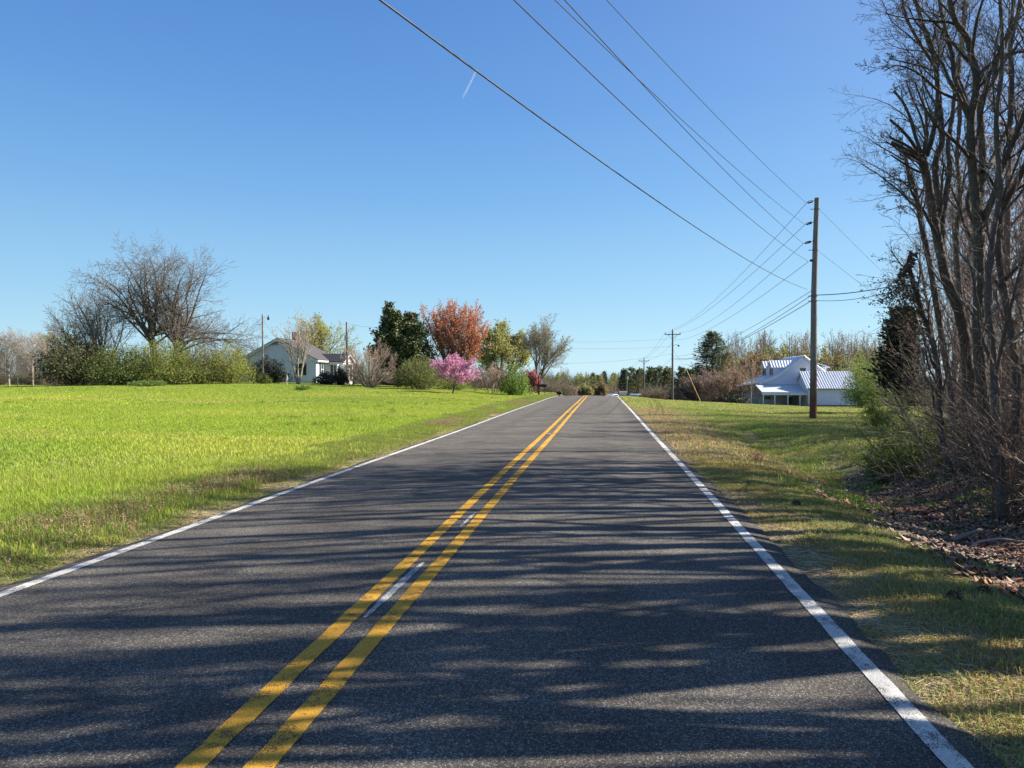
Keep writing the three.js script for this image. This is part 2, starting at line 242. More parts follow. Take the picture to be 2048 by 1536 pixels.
{
  const R = rng(11);
  const gb = (hm, w, bend, dry) => (g, R, x, z) => { const d = R() < dry, c = d ? vary(R, pick(R, STRAW)) : vary(R, pick(R, GREEN)); blade(g, R, x, z, hm * (.45 + .8 * R()), w * (.7 + .6 * R()), c, bend); };
  const near = [1, 2, 3].map((k) => patch(k, 2700, 1.25, gb(.105, .0065, .55, .04))), mid = [4, 5].map((k) => patch(k, 1000, 1.3, gb(.09, .012, .6, .06))), far = [6, 7].map((k) => patch(k, 420, 1.4, gb(.085, .026, .65, .07)));
  const L = { near: [[], [], []], mid: [[], []], far: [[], []] };
  const put = (X, Z, hs) => { const d = Math.hypot(X, Z), t = d < 15 ? 'near' : d < 42 ? 'mid' : 'far', a = L[t], n = fbm(X * .11, Z * .11), n2 = fbm(X * .5 + 9, Z * .5), dry = sst(.50, .68, fbm(X * .07 + 30, Z * .22 + 4));
    a[Math.floor(R() * a.length)].push([X, Z, R() * 6.28, [1, hs * (.75 + .6 * n2), 1], [(.72 + .5 * n + .12 * (n2 - .5)) * (1 + .20 * dry), (.80 + .36 * n + .1 * (n2 - .5)) * (1 + .05 * dry), .9 * (1 + .45 * dry)]]); };
  for (let s = 1; s < 125; s += 1) for (let X = -86; X < -4; X += 1) {
    const x = X + (R() - .5) * .5, z = -s + (R() - .5) * .5, u = -(x - roadC(-z)) - HALF; if (u < .85 || !inView(x, z) || (u < 22 && Math.abs(-z - 101 - .25 * u) < 2.4)) continue; put(x, z, 1);
  }
  const grassNames = [['near', near], ['mid', mid], ['far', far]];
  for (const [k, geos] of grassNames) geos.forEach((g, i) => L[k][i].length && scatter('grass', 'bright green grass of the left field', L[k][i], g, M.grass));
  // darker, taller tufts dotted over the field
  const tuft = patch(12, 110, .5, (g, R, x, z) => { const r = Math.hypot(x, z) * 3; blade(g, R, x, z, .16 * Math.max(.3, 1.15 - r) * (.5 + R()), .012, vary(R, pick(R, [[.20, .34, .04], [.26, .40, .05], [.15, .27, .035]])), .6); });
  const TF = []; for (let k = 0; k < 1500; k++) { const z = -5 - 90 * R() ** 1.3, x = roadC(-z) - HALF - 1.2 - 70 * R(); if (fbm(x * .13 + 7, z * .13) > .52 && inView(x, z)) TF.push([x, z, R() * 6.28, .5 + .9 * R(), vary(R, [1, 1, 1], .2)]); }
  scatter('grass_tufts', 'darker taller tufts dotted over the left field', TF, tuft, M.grass);
  // far field behind the rise on the left
  const FL = []; for (let s = 100; s < 250; s += 2.4) for (let X = -210; X < -70; X += 2.4) { const x = X + R() * 2, z = -s - R() * 2; if (inView(x, z, 3)) FL.push([x, z, R() * 6.28, [2, 1, 2], [1, 1, 1]]); }
  scatter('grass', 'green grass of the far left field by the woods', FL, far[0], M.grass);
  // left verge: low mixed strip, then tan weeds
  const low = patch(21, 620, .6, (g, R, x, z) => { const d = R() < .45; blade(g, R, x, z, (d ? .05 : .07) * (.5 + R()), .006, vary(R, d ? pick(R, STRAW) : mixc(pick(R, GREEN), [.22, .28, .08], .4)), 1.1); });
  const weeds = patch(22, 230, .6, (g, R, x, z) => { const d = R() < .5, c = vary(R, d ? pick(R, [[.50, .34, .20], [.40, .24, .14], [.54, .43, .27]]) : [.22, .30, .06]); blade(g, R, x, z, .13 * (.5 + R() * .8), .006, c, .4); if (d && R() < .5) for (let k = 0; k < 3; k++) g.rleaf(R, V3(x + (R() - .5) * .02, .06 + R() * .07, z + (R() - .5) * .02), .022, .012, c); });
  const A = [], B = [];
  for (let s = 3; s < 95; s += .22) {
    for (let k = 0; k < 5; k++) { const u = R() * 1.8 + .10 - .2 * R(), x = roadC(s) - HALF - u, z = -s - R() * .2; if (!inView(x, z, .5) || (u < .12 && R() < .6)) continue; if (fbm(s * .6, u * 2) > .36) A.push([x, z, R() * 6.28, [1, .5 + sst(0, .9, u) * (.5 + R()), 1], vary(R, [1, 1, 1], .15)]); }
    for (let k = 0; k < 2; k++) { const u = .55 + R() * 1.0, x = roadC(s) - HALF - u, z = -s - R() * .2; if (inView(x, z, .5) && fbm(s * .28 + 40, u) > .57) B.push([x, z, R() * 6.28, .7 + .6 * R(), vary(R, [1, 1, 1], .15)]); }
  }
  scatter('roadside_grass', 'low mixed grass and straw along the left road edge', A, low, M.grass);
  scatter('roadside_weeds', 'tan and brown weeds along the left verge', B, weeds, M.grass);
  // right verge and lawn: short olive and tan turf
  const rn = patch(31, 1500, .8, (g, R, x, z) => { const d = R() < .5; blade(g, R, x, z, (d ? .035 : .05) * (.5 + R()), .006, vary(R, d ? pick(R, STRAW) : pick(R, [[.40, .41, .13], [.46, .44, .17], [.31, .35, .10]])), 1.3); });
  const rl = patch(32, 520, 1.3, (g, R, x, z) => { const d = R() < .38; blade(g, R, x, z, .06 * (.5 + R()), .016, vary(R, d ? pick(R, STRAW) : pick(R, [[.38, .48, .08], [.46, .52, .12], [.30, .40, .07]])), .9); });
  const rf = patch(33, 300, 1.5, (g, R, x, z) => { const d = R() < .32; blade(g, R, x, z, .08 * (.5 + R()), .035, vary(R, d ? pick(R, STRAW) : pick(R, [[.44, .54, .08], [.52, .58, .12], [.34, .46, .07]])), .7); });
  const rg = patch(34, 420, .7, (g, R, x, z) => blade(g, R, x, z, .10 * (.5 + R()), .007, vary(R, pick(R, [[.33, .42, .08], [.27, .35, .07], [.42, .46, .12]])), .8));
  const RN = [], RL = [], RF = [], RG = [];
  for (let s = 1.5; s < 16; s += .45) for (let v = .0; v < 4.4; v += .45) { const x = roadC(s) + HALF + v + R() * .45 - .03, z = -s - R() * .45; if (!inView(x, z) || R() < litter(x, -z) * 1.15) continue; const bare = fbm(x * 1.4 + 3, z * .7); if (v < .35 && bare > .62) continue; RN.push([x, z, R() * 6.28, [1, .7 + .7 * R(), 1], vary(R, bare > .5 ? [1.15, 1.0, .95] : [.95, 1, .9], .12)]); if (v > 1.3 && R() < .35 && bare < .5) RG.push([x, z, R() * 6.28, .6 + .6 * R(), vary(R, [1, 1, 1], .15)]); }
  for (let s = 15; s < 42; s += .8) for (let X = 1.75; X < 24; X += .8) { const x = X + R() * .7, z = -s - R() * .7; if (!inView(x, z) || R() < litter(x, -z)) continue; const v = x - roadC(-z) - HALF, dry = 1 - sst(.5, 4, v); RL.push([x, z, R() * 6.28, [1, .8 + .5 * R(), 1], [1 + .3 * dry, 1, 1 + .6 * dry]]); if (v > 2.4 && v < 5 && R() < .6) RG.push([x, z, R() * 6.28, 1, vary(R, [.9, 1, .9], .15)]); }
  for (let s = 42; s < 125; s += 1.15) for (let X = 1.9; X < 52; X += 1.15) { const x = X + R() * 1, z = -s - R() * 1; if (x - roadC(-z) < HALF + .1 || !inView(x, z) || litter(x, -z) > .7) continue; RF.push([x, z, R() * 6.28, 1, vary(R, [1, 1, 1], .12)]); }
  scatter('verge_turf', 'short straw-coloured turf on the right verge', RN, rn, M.grass);
  scatter('lawn_grass', 'short olive lawn around the utility pole', RL, rl, M.grass);
  scatter('lawn_grass', 'sunlit lawn in front of the white house on the right', RF, rf, M.grass);
  scatter('verge_grass', 'greener tufts on the slope of the right verge', RG, rg, M.grass);
  // dead leaves, sprigs and twigs under the trees
  const BR = [[.25, .14, .065], [.31, .19, .10], [.15, .085, .045], [.32, .14, .065], [.40, .28, .16], [.10, .062, .036]];
  const lv = patch(41, 520, .9, (g, R, x, z) => { const a = R() * 6.28, t = (R() - .5) * 1.1, ax = V3(Math.cos(a) * Math.cos(t), Math.sin(t), Math.sin(a) * Math.cos(t)), sd = V3(-Math.sin(a), (R() - .5) * .9, Math.cos(a)).normalize(); g.leaf(V3(x, .008 + R() * .05, z), ax, sd, .05 + .05 * R(), .03 + .035 * R(), vary(R, pick(R, BR), .3)); });
  const tw = patch(42, 9, .9, (g, R, x, z) => { const a = R() * 6.28, l = .08 + .25 * R(), y = .02 + .03 * R(); g.tube([V3(x, y, z), V3(x + Math.cos(a) * l * .5, y + .03 * R(), z + Math.sin(a) * l * .5), V3(x + Math.cos(a + .3) * l, y, z + Math.sin(a + .3) * l)], [.004, .003, .0015], 4, vary(R, [.32, .26, .21], .3)); });
  const sp = patch(43, 60, .5, (g, R, x, z) => { const r = Math.hypot(x, z) * 2; blade(g, R, x, z, .16 * (1.1 - r) * (.5 + R()), .008, vary(R, pick(R, [[.22, .36, .04], [.30, .42, .05]])), .8); for (let k = 0; k < 2; k++) g.rleaf(R, V3(x, .02 + .08 * R(), z), .035, .025, vary(R, [.23, .36, .05])); });
  const LV = [], TW = [], SP = [];
  for (let s = 2; s < 40; s += .42) for (let X = 2.4; X < 30; X += (s < 20 ? .42 : .8)) { const x = X + R() * .5, z = -s - R() * .5, l = litter(x, -z); if (l < .15 || !inView(x, z, 1)) continue; if (R() < l) LV.push([x, z, R() * 6.28, .8 + .5 * R(), vary(R, fbm(x * .8, z * .8) > .55 ? [1.3, 1.0, .85] : [.85, .82, .8], .25)]); if (R() < .4) TW.push([x, z, R() * 6.28, 1, [1, 1, 1]]); const near = s > 11 && s < 19 && X < 6.5; if (R() < (near ? .7 : .07) * (1.2 - l * .7)) SP.push([x, z, R() * 6.28, .6 + .8 * R(), vary(R, [1, 1, 1], .2)]); }
  scatter('leaf_litter', 'brown dead leaves on the ground under the trees', LV, lv, M.litter);
  scatter('fallen_twigs', 'small fallen twigs on the leaf litter', TW, tw, M.twig);
  scatter('weed_sprigs', 'bright green weeds sprouting in the ditch', SP, sp, M.leaf);
  // loose grit at the crumbling edges of the asphalt
  const grit = patch(45, 60, .5, (g, R, x, z) => { const r = .004 + .009 * R() * R(), c = vary(R, pick(R, [[.16, .15, .14], [.30, .28, .25], [.09, .085, .08], [.26, .20, .14]]), .2), n = 5, k0 = g.vert(x, r * .9, z, 0, 1, 0, c); for (let k = 0; k < n; k++) { const a = k / n * 6.283 + R() * .5, q = r * (.7 + .6 * R()); g.vert(x + Math.cos(a) * q, 0, z + Math.sin(a) * q, Math.cos(a), .6, Math.sin(a), c); } for (let k = 0; k < n; k++) g.i.push(k0, k0 + 1 + (k + 1) % n, k0 + 1 + k); });
  const GR = []; for (let s = 2; s < 40; s += .3) for (const sg of [-1, 1]) { const x = roadC(s) + sg * (HALF + .05 + .22 * R()), z = -s - R() * .3; if (inView(x, z, .4) && fbm(s * .5 + sg * 5, 3) > .38) GR.push([x, z, R() * 6.28, 1, vary(R, [1, 1, 1], .2)]); }
  scatter('gravel', 'loose grit along the crumbling edges of the asphalt', GR, grit, M.twig);
  // straw heaped along both road edges
  const st = patch(44, 150, .6, (g, R, x, z) => { const a = R() * 6.28, l = .05 + .1 * R(), y = .005 + .012 * R(); g.tube([V3(x, y, z), V3(x + Math.cos(a) * l, y + .008 * R(), z + Math.sin(a) * l)], [.0022, .0014], 3, vary(R, pick(R, STRAW), .25)); });
  const ST = []; for (let s = 2; s < 34; s += .2) for (const sg of [-1, 1]) for (let k = 0; k < 2; k++) { const o = HALF - .06 + R() * R() * (sg > 0 ? 1.9 : .7), x = roadC(s) + sg * o, z = -s - R() * .2; if (inView(x, z, .4) && fbm(s * .7 + sg * 9, o) > .44) ST.push([x, z, R() * 6.28, 1, vary(R, [1, 1, 1], .2)]); }
  scatter('straw', 'dry straw caught along the edges of the asphalt', ST, st, M.twig);
}

// ---------- trees ----------
const UP = V3(0, 1, 0);
const lc = (R, cols) => { const c = vary(R, pick(R, cols), .28); return [c[0] * 1.2, c[1] * 1.15, c[2] * 1.15]; };
function spread(R, tan, ang, az) { const a = V3(Math.abs(tan.y) > .95 ? 1 : 0, Math.abs(tan.y) > .95 ? 0 : 1, 0).cross(tan).normalize(), b = V3().crossVectors(tan, a); return V3().copy(tan).multiplyScalar(Math.cos(ang)).addScaledVector(a, Math.sin(ang) * Math.cos(az)).addScaledVector(b, Math.sin(ang) * Math.sin(az)); }
// one branch and all that grows from it; G holds one collector per level, tips gets the last level's lines
function grow(G, R, o, p, d, len, r, lv, tips, given) {
  const L = o[lv], n = L.seg; let pts, rads;
  if (given) { pts = given.pts; rads = given.rads; len = 0; for (let k = 1; k < pts.length; k++) len += pts[k].distanceTo(pts[k - 1]); }
  else { pts = [p]; rads = [r]; const dir = d.clone(), q = p.clone(); for (let k = 1; k <= n; k++) { dir.x += (R() - .5) * L.wig; dir.y += (R() - .5) * L.wig + L.up; dir.z += (R() - .5) * L.wig; dir.normalize(); q.addScaledVector(dir, len / n); pts.push(q.clone()); rads.push(Math.max(o.min || .003, r * (1 - (1 - L.tip) * k / n))); } }
  const col = vary(R, L.col || o.col, .16);
  G[Math.min(lv, G.length - 1)].tube(pts, rads, L.sides, col);
  if (lv + 1 >= o.length || !L.n) { tips && tips.push(pts); return; }
  const m = pts.length - 1, cnt = Math.max(1, Math.round(L.n * (.8 + .4 * R()))), a0 = R() * 6.28;
  for (let j = 0; j < cnt; j++) {
    const t = L.c0 + (1 - L.c0) * Math.min(.999, (j + R() * .9) / cnt), f = t * m, k = Math.min(m - 1, Math.floor(f)), w = f - k, q = V3().lerpVectors(pts[k], pts[k + 1], w), tan = V3().subVectors(pts[k + 1], pts[k]).normalize(), rr = lerp(rads[k], rads[k + 1], w);
    const az = L.flat !== undefined ? (j % 2 ? 0 : Math.PI) + (R() - .5) * L.flat : a0 + j * 2.4 + (R() - .5) * .8, dd = spread(R, tan, L.ang * (.75 + .5 * R()), az);
    grow(G, R, o, q, dd, len * L.ratio * (1 - L.shape * (t - L.c0) / (1 - L.c0)) * (.7 + .5 * R()), Math.max(o.min || .003, rr * L.rr * (.8 + .3 * R())), lv + 1, tips);
  }
  if (L.lead !== 0 && !given && lv + 1 < o.length) grow(G, R, o, pts[m], V3().subVectors(pts[m], pts[m - 1]).normalize(), len * L.ratio * .6, rads[m], lv + 1, tips);
}
const lvl = (seg, wig, up, tip, sides, n, c0, ang, ratio, shape, rr, x) => ({ seg, wig, up, tip, sides, n, c0, ang, ratio, shape, rr, ...x });
const spec = (levels, col, min) => { levels.col = col; levels.min = min; return levels; };
function leavesOn(g, R, tips, per, len, wid, cols, jit = .05, down = 0) { for (const t of tips) for (let k = 0; k < per; k++) { if (per < 1 && R() > per) continue; const f = R() * (t.length - 1), i = Math.min(t.length - 2, Math.floor(f)), q = V3().lerpVectors(t[i], t[i + 1], f - i); q.x += (R() - .5) * jit; q.y += (R() - .5) * jit; q.z += (R() - .5) * jit; const s = .6 + .7 * R(); g.rleaf(R, q, len * s, wid * s, lc(R, cols), down); } }
// a tree thing: trunk, limbs, twigs, and leaves, buds or flowers
function tree(name, label, category, pos, seed, o) {
  const R = rng(seed), t = thing(name, label, category, pos, o.group), G = [new Geo(), new Geo(), new Geo()], tips = [];
  const stems = o.stems || [[0, 0, 0, 1]];
  stems.forEach(([lean, az, off, k]) => { const d = V3(Math.sin(lean) * Math.cos(az), Math.cos(lean), Math.sin(lean) * Math.sin(az)); grow(G, R, o.spec, V3(Math.cos(az) * off, -.15, Math.sin(az) * off), d, o.h * k, o.r * Math.sqrt(k), 0, tips); });
  G[0].build('trunk', M.bark, t); G[1].build('limbs', M.bark, t); G[2].build('twigs', M.twig, t);
  if (o.leaf) { const g = new Geo(); leavesOn(g, R, tips, o.leaf.per, o.leaf.len, o.leaf.wid, o.leaf.cols, o.leaf.jit ?? .2, o.leaf.down || 0); g.build(o.leaf.name || 'foliage', o.leaf.mat || M.leaf, t); }
  return t;
}
// a dense shrub: stems and leaves filling a lumpy dome w x h
function shrub(name, label, category, pos, seed, o) {
  const R = rng(seed), t = thing(name, label, category, pos, o.group), g = new Geo(), st = new Geo(), lf = new Geo(), n = o.stems || 26;
  const lump = (az, y) => .55 + .85 * fbm(Math.cos(az) * 2.3 + seed, Math.sin(az) * 2.3 + y * 1.9);
  for (let k = 0; k < n; k++) { const az = R() * 6.28, rr = Math.sqrt(R()), x = Math.cos(az) * o.w * .45 * rr, z = Math.sin(az) * (o.dz || o.w) * .45 * rr, top = o.h * (.65 + .4 * R()) * Math.sqrt(Math.max(.1, 1 - rr * rr * .75)); st.tube([V3(x * .35, -.1, z * .35), V3(x * .7, top * .5, z * .7), V3(x * 1.05, top, z * 1.05)], [.035, .022, .006], 4, vary(R, o.stem || [.14, .11, .08], .2)); }
  if (o.h > 1.1) for (let k = 0; k < (o.shoots || 46); k++) { const az = R() * 6.28, el = .25 + 1.3 * R(), m = lump(az, el * 2) * .85, a = V3(Math.cos(az) * Math.cos(el) * o.w * .5 * m, Math.sin(el) * o.h * m, Math.sin(az) * Math.cos(el) * (o.dz || o.w) * .5 * m), b = a.clone().add(V3(Math.cos(az) * .35 * R() + (R() - .5) * .4, .25 + .6 * R(), Math.sin(az) * .35 * R() + (R() - .5) * .4).multiplyScalar(o.h * .28)); st.tube([a, a.clone().lerp(b, .5).add(V3(0, .05, 0)), b], [.014, .01, .004], 3, vary(R, o.stem || [.2, .16, .11], .2)); for (let j = 0; j < 16; j++) lf.rleaf(R, a.clone().lerp(b, R()).add(V3((R() - .5) * .2, (R() - .5) * .2, (R() - .5) * .2)), o.len * (.6 + .6 * R()), o.wid * (.6 + .6 * R()), lc(R, o.cols)); }
  for (let k = 0; k < o.n; k++) {
    const az = R() * 6.28, u = R(), el = Math.asin(Math.min(1, u)), rad = Math.pow(R(), o.core || .55) * lump(az, el * 2), ce = Math.cos(el);
    const x = Math.cos(az) * ce * o.w * .5 * rad, z = Math.sin(az) * ce * (o.dz || o.w) * .5 * rad, y = Math.max(.03, Math.sin(el) * o.h * rad * .95 + (1 - u) * R() * .25 * o.h);
    const s = .6 + .8 * R(), c = lc(R, o.cols), q = V3(x, y, z);
    if (o.spike) { const d = V3(x * .5 + (R() - .5) * o.w * .6, o.h * .6 * R() + .15, z * .5 + (R() - .5) * o.w * .6).normalize(), sd = V3(R() - .5, R() - .5, R() - .5).cross(d).normalize(); lf.leaf(q, d, sd, o.len * s, o.wid * s, c); } else lf.rleaf(R, q, o.len * s, o.wid * s, c);
  }
  st.build('stems', M.twig, t); lf.build('foliage', o.mat || M.leaf, t); return t;
}
// cedar or pine: whorls of drooping sprays on a straight trunk
function conifer(name, label, pos, seed, o) {
  const R = rng(seed), t = thing(name, label, 'tree', pos, o.group), g = new Geo(), br = new Geo(), lf = new Geo();
  g.tube([V3(0, -.2, 0), V3(0, o.h * .5, 0), V3((R() - .5) * .2, o.h, 0)], [o.h * .017, o.h * .010, .02], 7, [.12, .09, .07]);
  for (let k = 0; k < o.n; k++) {
    const f = o.bare + (1 - o.bare) * Math.pow(R(), .85), y = f * o.h, env = Math.pow(1 - (f - o.bare) / (1 - o.bare) * .96, o.pow || .75) * (.55 + .45 * sst(o.bare - .02, o.bare + .12, f)), az = R() * 6.28, len = o.w * .5 * env * (.55 + .6 * R()) + .12, rise = (o.rise ?? .25) + (R() - .5) * .5;
    const d = V3(Math.cos(az), rise, Math.sin(az)).normalize(), a = V3(0, y, 0), b = V3(d.x * len, y + d.y * len - (o.droop || .1) * len, d.z * len);
    br.tube([a, V3().lerpVectors(a, b, .5).add(V3(0, .08 * len, 0)), b], [.03, .02, .006], 3, [.11, .085, .065]);
    const m = Math.round(o.sprays * (.5 + len / o.w * 2));
    for (let j = 0; j < m; j++) { const w = .25 + .8 * R(), q = V3().lerpVectors(a, b, w); q.x += (R() - .5) * len * .45; q.y += (R() - .5) * len * .35 + .04; q.z += (R() - .5) * len * .45; const ax = V3(d.x + (R() - .5) * 1.5, rise + (R() - .5) * 1.1, d.z + (R() - .5) * 1.5).normalize(), sd = V3(R() - .5, R() - .5, R() - .5).cross(ax).normalize(), s = .6 + .8 * R(); lf.leaf(q, ax, sd, o.len * s, o.wid * s, lc(R, o.cols)); }
  }
  g.build('trunk', M.bark, t); br.build('branches', M.twig, t); lf.build('foliage', M.leaf, t); return t;
}
const GREY = [.20, .17, .145], BROWN = [.17, .13, .10], DARKB = [.11, .09, .075];
// --- left group, some 60 to 90 metres away ---
const walnut = spec([lvl(5, .12, .02, .7, 9, 11, .45, .9, 1.75, -.1, .55), lvl(10, .30, .055, .3, 6, 11, .18, .7, .40, .25, .55), lvl(5, .45, .03, .4, 4, 7, .15, .8, .52, .35, .6), lvl(3, .5, .02, .5, 3, 3, .15, .8, .55, .4, .65), lvl(2, .5, .0, .5, 3)], [.15, .122, .10], .0105);
// a dome of arching limbs over a short trunk
function domeTree(label, pos, seed, o) {
  const R = rng(seed), t = thing('bare_tree', label, 'tree', pos), G = [new Geo(), new Geo(), new Geo()], S = walnut.slice(); S.col = walnut.col; S.min = walnut.min;
  const fork = V3(o.lean, o.fork, 0); G[0].tube([V3(0, -.2, 0), V3(o.lean * .3, o.fork * .5, 0), fork.clone().add(V3(0, .3, 0))], [o.r * 1.25, o.r, o.r * .85], 10, walnut.col);
  for (let k = 0; k < o.n; k++) {
    const el = k < 3 ? 1.15 + .14 * k : -.06 + 1.15 * ((k * .618) % 1), az = k * 2.4 + R() * .5, f = .88 + .16 * R(), e = V3(o.shift + Math.cos(el) * Math.cos(az) * o.rx * f, o.fork + Math.sin(el) * (o.top - o.fork) * f, Math.cos(el) * Math.sin(az) * o.rx * f), st = fork.clone().add(V3(0, (el < .5 ? .9 - 1.9 * R() : -.3 * R()), 0));
    const m1 = st.clone().lerp(e, .3).add(V3((R() - .5) * 1.2, .4 + .7 * R(), (R() - .5) * 1.2)), m2 = st.clone().lerp(e, .65).add(V3((R() - .5) * 1.7, .3 + .7 * R(), (R() - .5) * 1.7)), pts = new THREE.CatmullRomCurve3([st, m1, m2, e]).getPoints(11), r0 = o.r * (.36 + .2 * R());
    const q = S.slice(1); q.col = S.col; q.min = S.min; q[0] = { ...S[1], n: 10, c0: .22, ang: .85, ratio: .34, shape: .2 };
    grow([G[1], G[2], G[2]], R, q, null, null, 0, 0, 0, null, { pts, rads: pts.map((_, i) => lerp(r0, .02, Math.pow(i / 11, .8))) });
  }
  G[0].build('trunk', M.bark, t); G[1].build('limbs', M.bark, t); G[2].build('twigs', M.twig, t); return t;
}
domeTree('big bare tree with a thick leaning trunk and a rounded crown above the green thicket', ground(312, 74), 101, { fork: 4.4, top: 13.4, rx: 6.4, shift: -1.6, lean: -.4, r: .36, n: 20 });
domeTree('big rounded bare tree on the right side of the green thicket, nearer the house', ground(349, 76), 108, { fork: 4.0, top: 12.8, rx: 6.4, shift: 1.5, lean: .3, r: .33, n: 20 });
const fine = spec([lvl(5, .2, .03, .55, 7, 8, .2, .6, .8, .3, .55), lvl(6, .3, .03, .4, 5, 7, .15, .6, .6, .4, .55), lvl(3, .35, .02, .5, 3, 6, .1, .6, .6, .4, .6), lvl(2, .35, .01, .5, 3, 2, .1, .6, .6, .4, .7), lvl(2, .3, 0, .5, 3)], [.27, .23, .195], .009);
tree('budding_tree', 'grey finely twigged tree leaning left at the left end of the thicket', 'tree', ground(222, 72), 113, { spec: fine, h: 6.3, r: .2, stems: [[.55, 3.3, 0, 1], [.2, 3.0, .2, .8], [.75, 3.1, .2, .8]], leaf: { name: 'buds', per: 1, len: .07, wid: .05, cols: [[.24, .25, .14], [.22, .19, .12]] } });
shrub('evergreen_shrub', 'dark olive drooping evergreen bush at the left end of the thicket', 'shrub', ground(150, 70), 121, { w: 6.8, h: 5.2, n: 9000, len: .26, wid: .11, spike: 1, core: .5, cols: [[.10, .12, .04], [.13, .14, .05], [.07, .08, .035], [.17, .15, .07]] });
shrub('hedge_shrub', 'dark green rounded thicket bush below the thick bare trunk', 'shrub', ground(245, 70), 122, { w: 7.6, h: 3.9, n: 15000, len: .15, wid: .08, cols: [[.10, .15, .028], [.14, .19, .035], [.07, .10, .02], [.17, .21, .045]] });
shrub('hedge_shrub', 'tall green thicket bush just right of the thick bare trunk', 'shrub', ground(335, 71), 123, { w: 8.2, h: 4.5, n: 17000, len: .15, wid: .08, cols: [[.17, .23, .035], [.23, .27, .04], [.12, .15, .03], [.27, .29, .06]] });
shrub('hedge_shrub', 'brownish green loose bush in the right half of the thicket', 'shrub', ground(400, 73), 124, { w: 6.2, h: 4.3, n: 10000, len: .14, wid: .07, cols: [[.16, .20, .05], [.19, .17, .08], [.22, .26, .05], [.14, .13, .07]] });
shrub('hedge_shrub', 'bright yellow green bush at the right end of the thicket beside the house', 'shrub', ground(456, 74), 125, { w: 5.6, h: 4.2, n: 10000, len: .14, wid: .08, cols: [[.28, .32, .045], [.33, .36, .055], [.21, .25, .035], [.25, .24, .07]] });
shrub('grass_clump', 'low mound of tall grass in front of the thicket', 'grass clump', ground(298, 66), 126, { w: 3.2, h: .55, n: 2200, len: .34, wid: .03, spike: 1, stems: 4, cols: [[.14, .22, .04], [.20, .27, .05], [.12, .20, .05]] });
{ const t = thing('field_marker', 'thin dark marker post in the far left field', 'post', ground(35, 78)); const g = new Geo(); g.tube([V3(0, -.2, 0), V3(0, .8, 0)], [.04, .035], 6, [.07, .08, .07], true); g.build('post', M.pole, t); const s = new Geo().box(-.16, .02, .72, .98, -.015, .015, [.12, .2, .18]); s.build('sign_plate', M.plain, t); }
const wide = spec([lvl(5, .12, .02, .6, 7, 8, .35, .7, 1.0, .2, .6), lvl(6, .3, .05, .35, 5, 7, .25, .6, .6, .45, .55), lvl(4, .4, .05, .4, 3, 7, .15, .65, .6, .4, .6), lvl(3, .4, .03, .5, 3, 4, .1, .7, .6, .4, .7), lvl(2, .3, 0, .5, 3)], [.36, .29, .24], .014);
tree('pale_tree', 'pale broad bare tree at the left edge of the photo by the far woods', 'tree', ground(18, 150), 131, { spec: wide, h: 6.2, r: .24, leaf: { name: 'buds', per: .4, len: .13, wid: .09, cols: [[.26, .16, .10], [.24, .18, .12]] } });
tree('pale_tree', 'second pale bare tree with a round crown right of the leftmost one', 'tree', ground(66, 152), 132, { spec: wide, h: 6.2, r: .22, leaf: { name: 'buds', per: .4, len: .13, wid: .09, cols: [[.28, .20, .12], [.25, .16, .11]] } });
const round = spec([lvl(5, .12, .02, .5, 7, 9, .25, .7, .7, .35, .55), lvl(5, .3, .06, .4, 4, 8, .2, .65, .6, .4, .55), lvl(4, .4, .04, .4, 3, 6, .15, .7, .6, .4, .6), lvl(3, .4, .02, .5, 3)], BROWN, .012);
tree('budding_tree', 'yellow green budding tree standing above the far left woods', 'tree', ground(104, 165), 133, { spec: round, h: 8, r: .22, leaf: { per: 6, len: .22, wid: .17, jit: .5, cols: [[.34, .31, .07], [.30, .24, .08], [.26, .28, .06]] } });
tree('budding_tree', 'yellow green budding tree rising behind the white house with the dark porch roof', 'tree', ground(645, 112), 134, { spec: round, h: 7.0, r: .25, stems: [[.05, 1, 0, 1], [.3, 3, .2, .9]], leaf: { per: 6, len: .20, wid: .15, jit: .6, cols: [[.36, .38, .05], [.30, .34, .05], [.40, .38, .08]] } });
const vase = spec([lvl(5, .12, .02, .55, 7, 6, .35, .4, .75, .2, .6), lvl(6, .25, .05, .35, 5, 5, .2, .5, .6, .4, .5), lvl(4, .35, .04, .4, 3, 4, .15, .6, .55, .4, .6), lvl(3, .35, .02, .5, 3)], [.42, .34, .27], .009);
tree('crepe_myrtle', 'tall pale bare ornamental tree standing in front of the gable of the left house', 'tree', ground(597, 77), 141, { spec: vase, h: 4.2, r: .11, stems: [[.06, 3, .05, 1.05], [.16, .3, .08, 1], [.22, 2.6, .08, .9]], leaf: { name: 'seed_heads', per: .5, len: .13, wid: .10, cols: [[.28, .27, .26], [.22, .2, .18]] } });
const fan = spec([lvl(5, .2, .03, .5, 6, 5, .2, .45, .75, .3, .6), lvl(5, .3, .03, .4, 4, 5, .15, .5, .6, .4, .55), lvl(4, .35, .02, .5, 3, 7, .1, .55, .6, .4, .65), lvl(3, .3, 0, .5, 3)], [.36, .26, .20], .009);
tree('crepe_myrtle', 'wide fan shaped bare ornamental tree between the left house and the dark evergreen', 'tree', ground(739, 74), 142, { spec: fan, h: 3.0, r: .085, stems: [[.1, 0, .1, 1.1], [.4, .2, .1, 1], [.45, 2.9, .1, 1], [.75, 0.1, .12, .95], [.8, 3.2, .12, .95], [.4, 1.6, .1, .9], [.4, 4.7, .1, .9], [1.0, 3.0, .12, .7], [1.0, 0, .12, .7]] });
tree('small_tree', 'small bare tree behind the dark shrubs at the corner of the left porch', 'tree', ground(703, 80), 143, { spec: fan, h: 1.6, r: .06, stems: [[.2, 0, .05, 1], [.6, .3, .05, 1], [.5, 3, .05, .9]] });
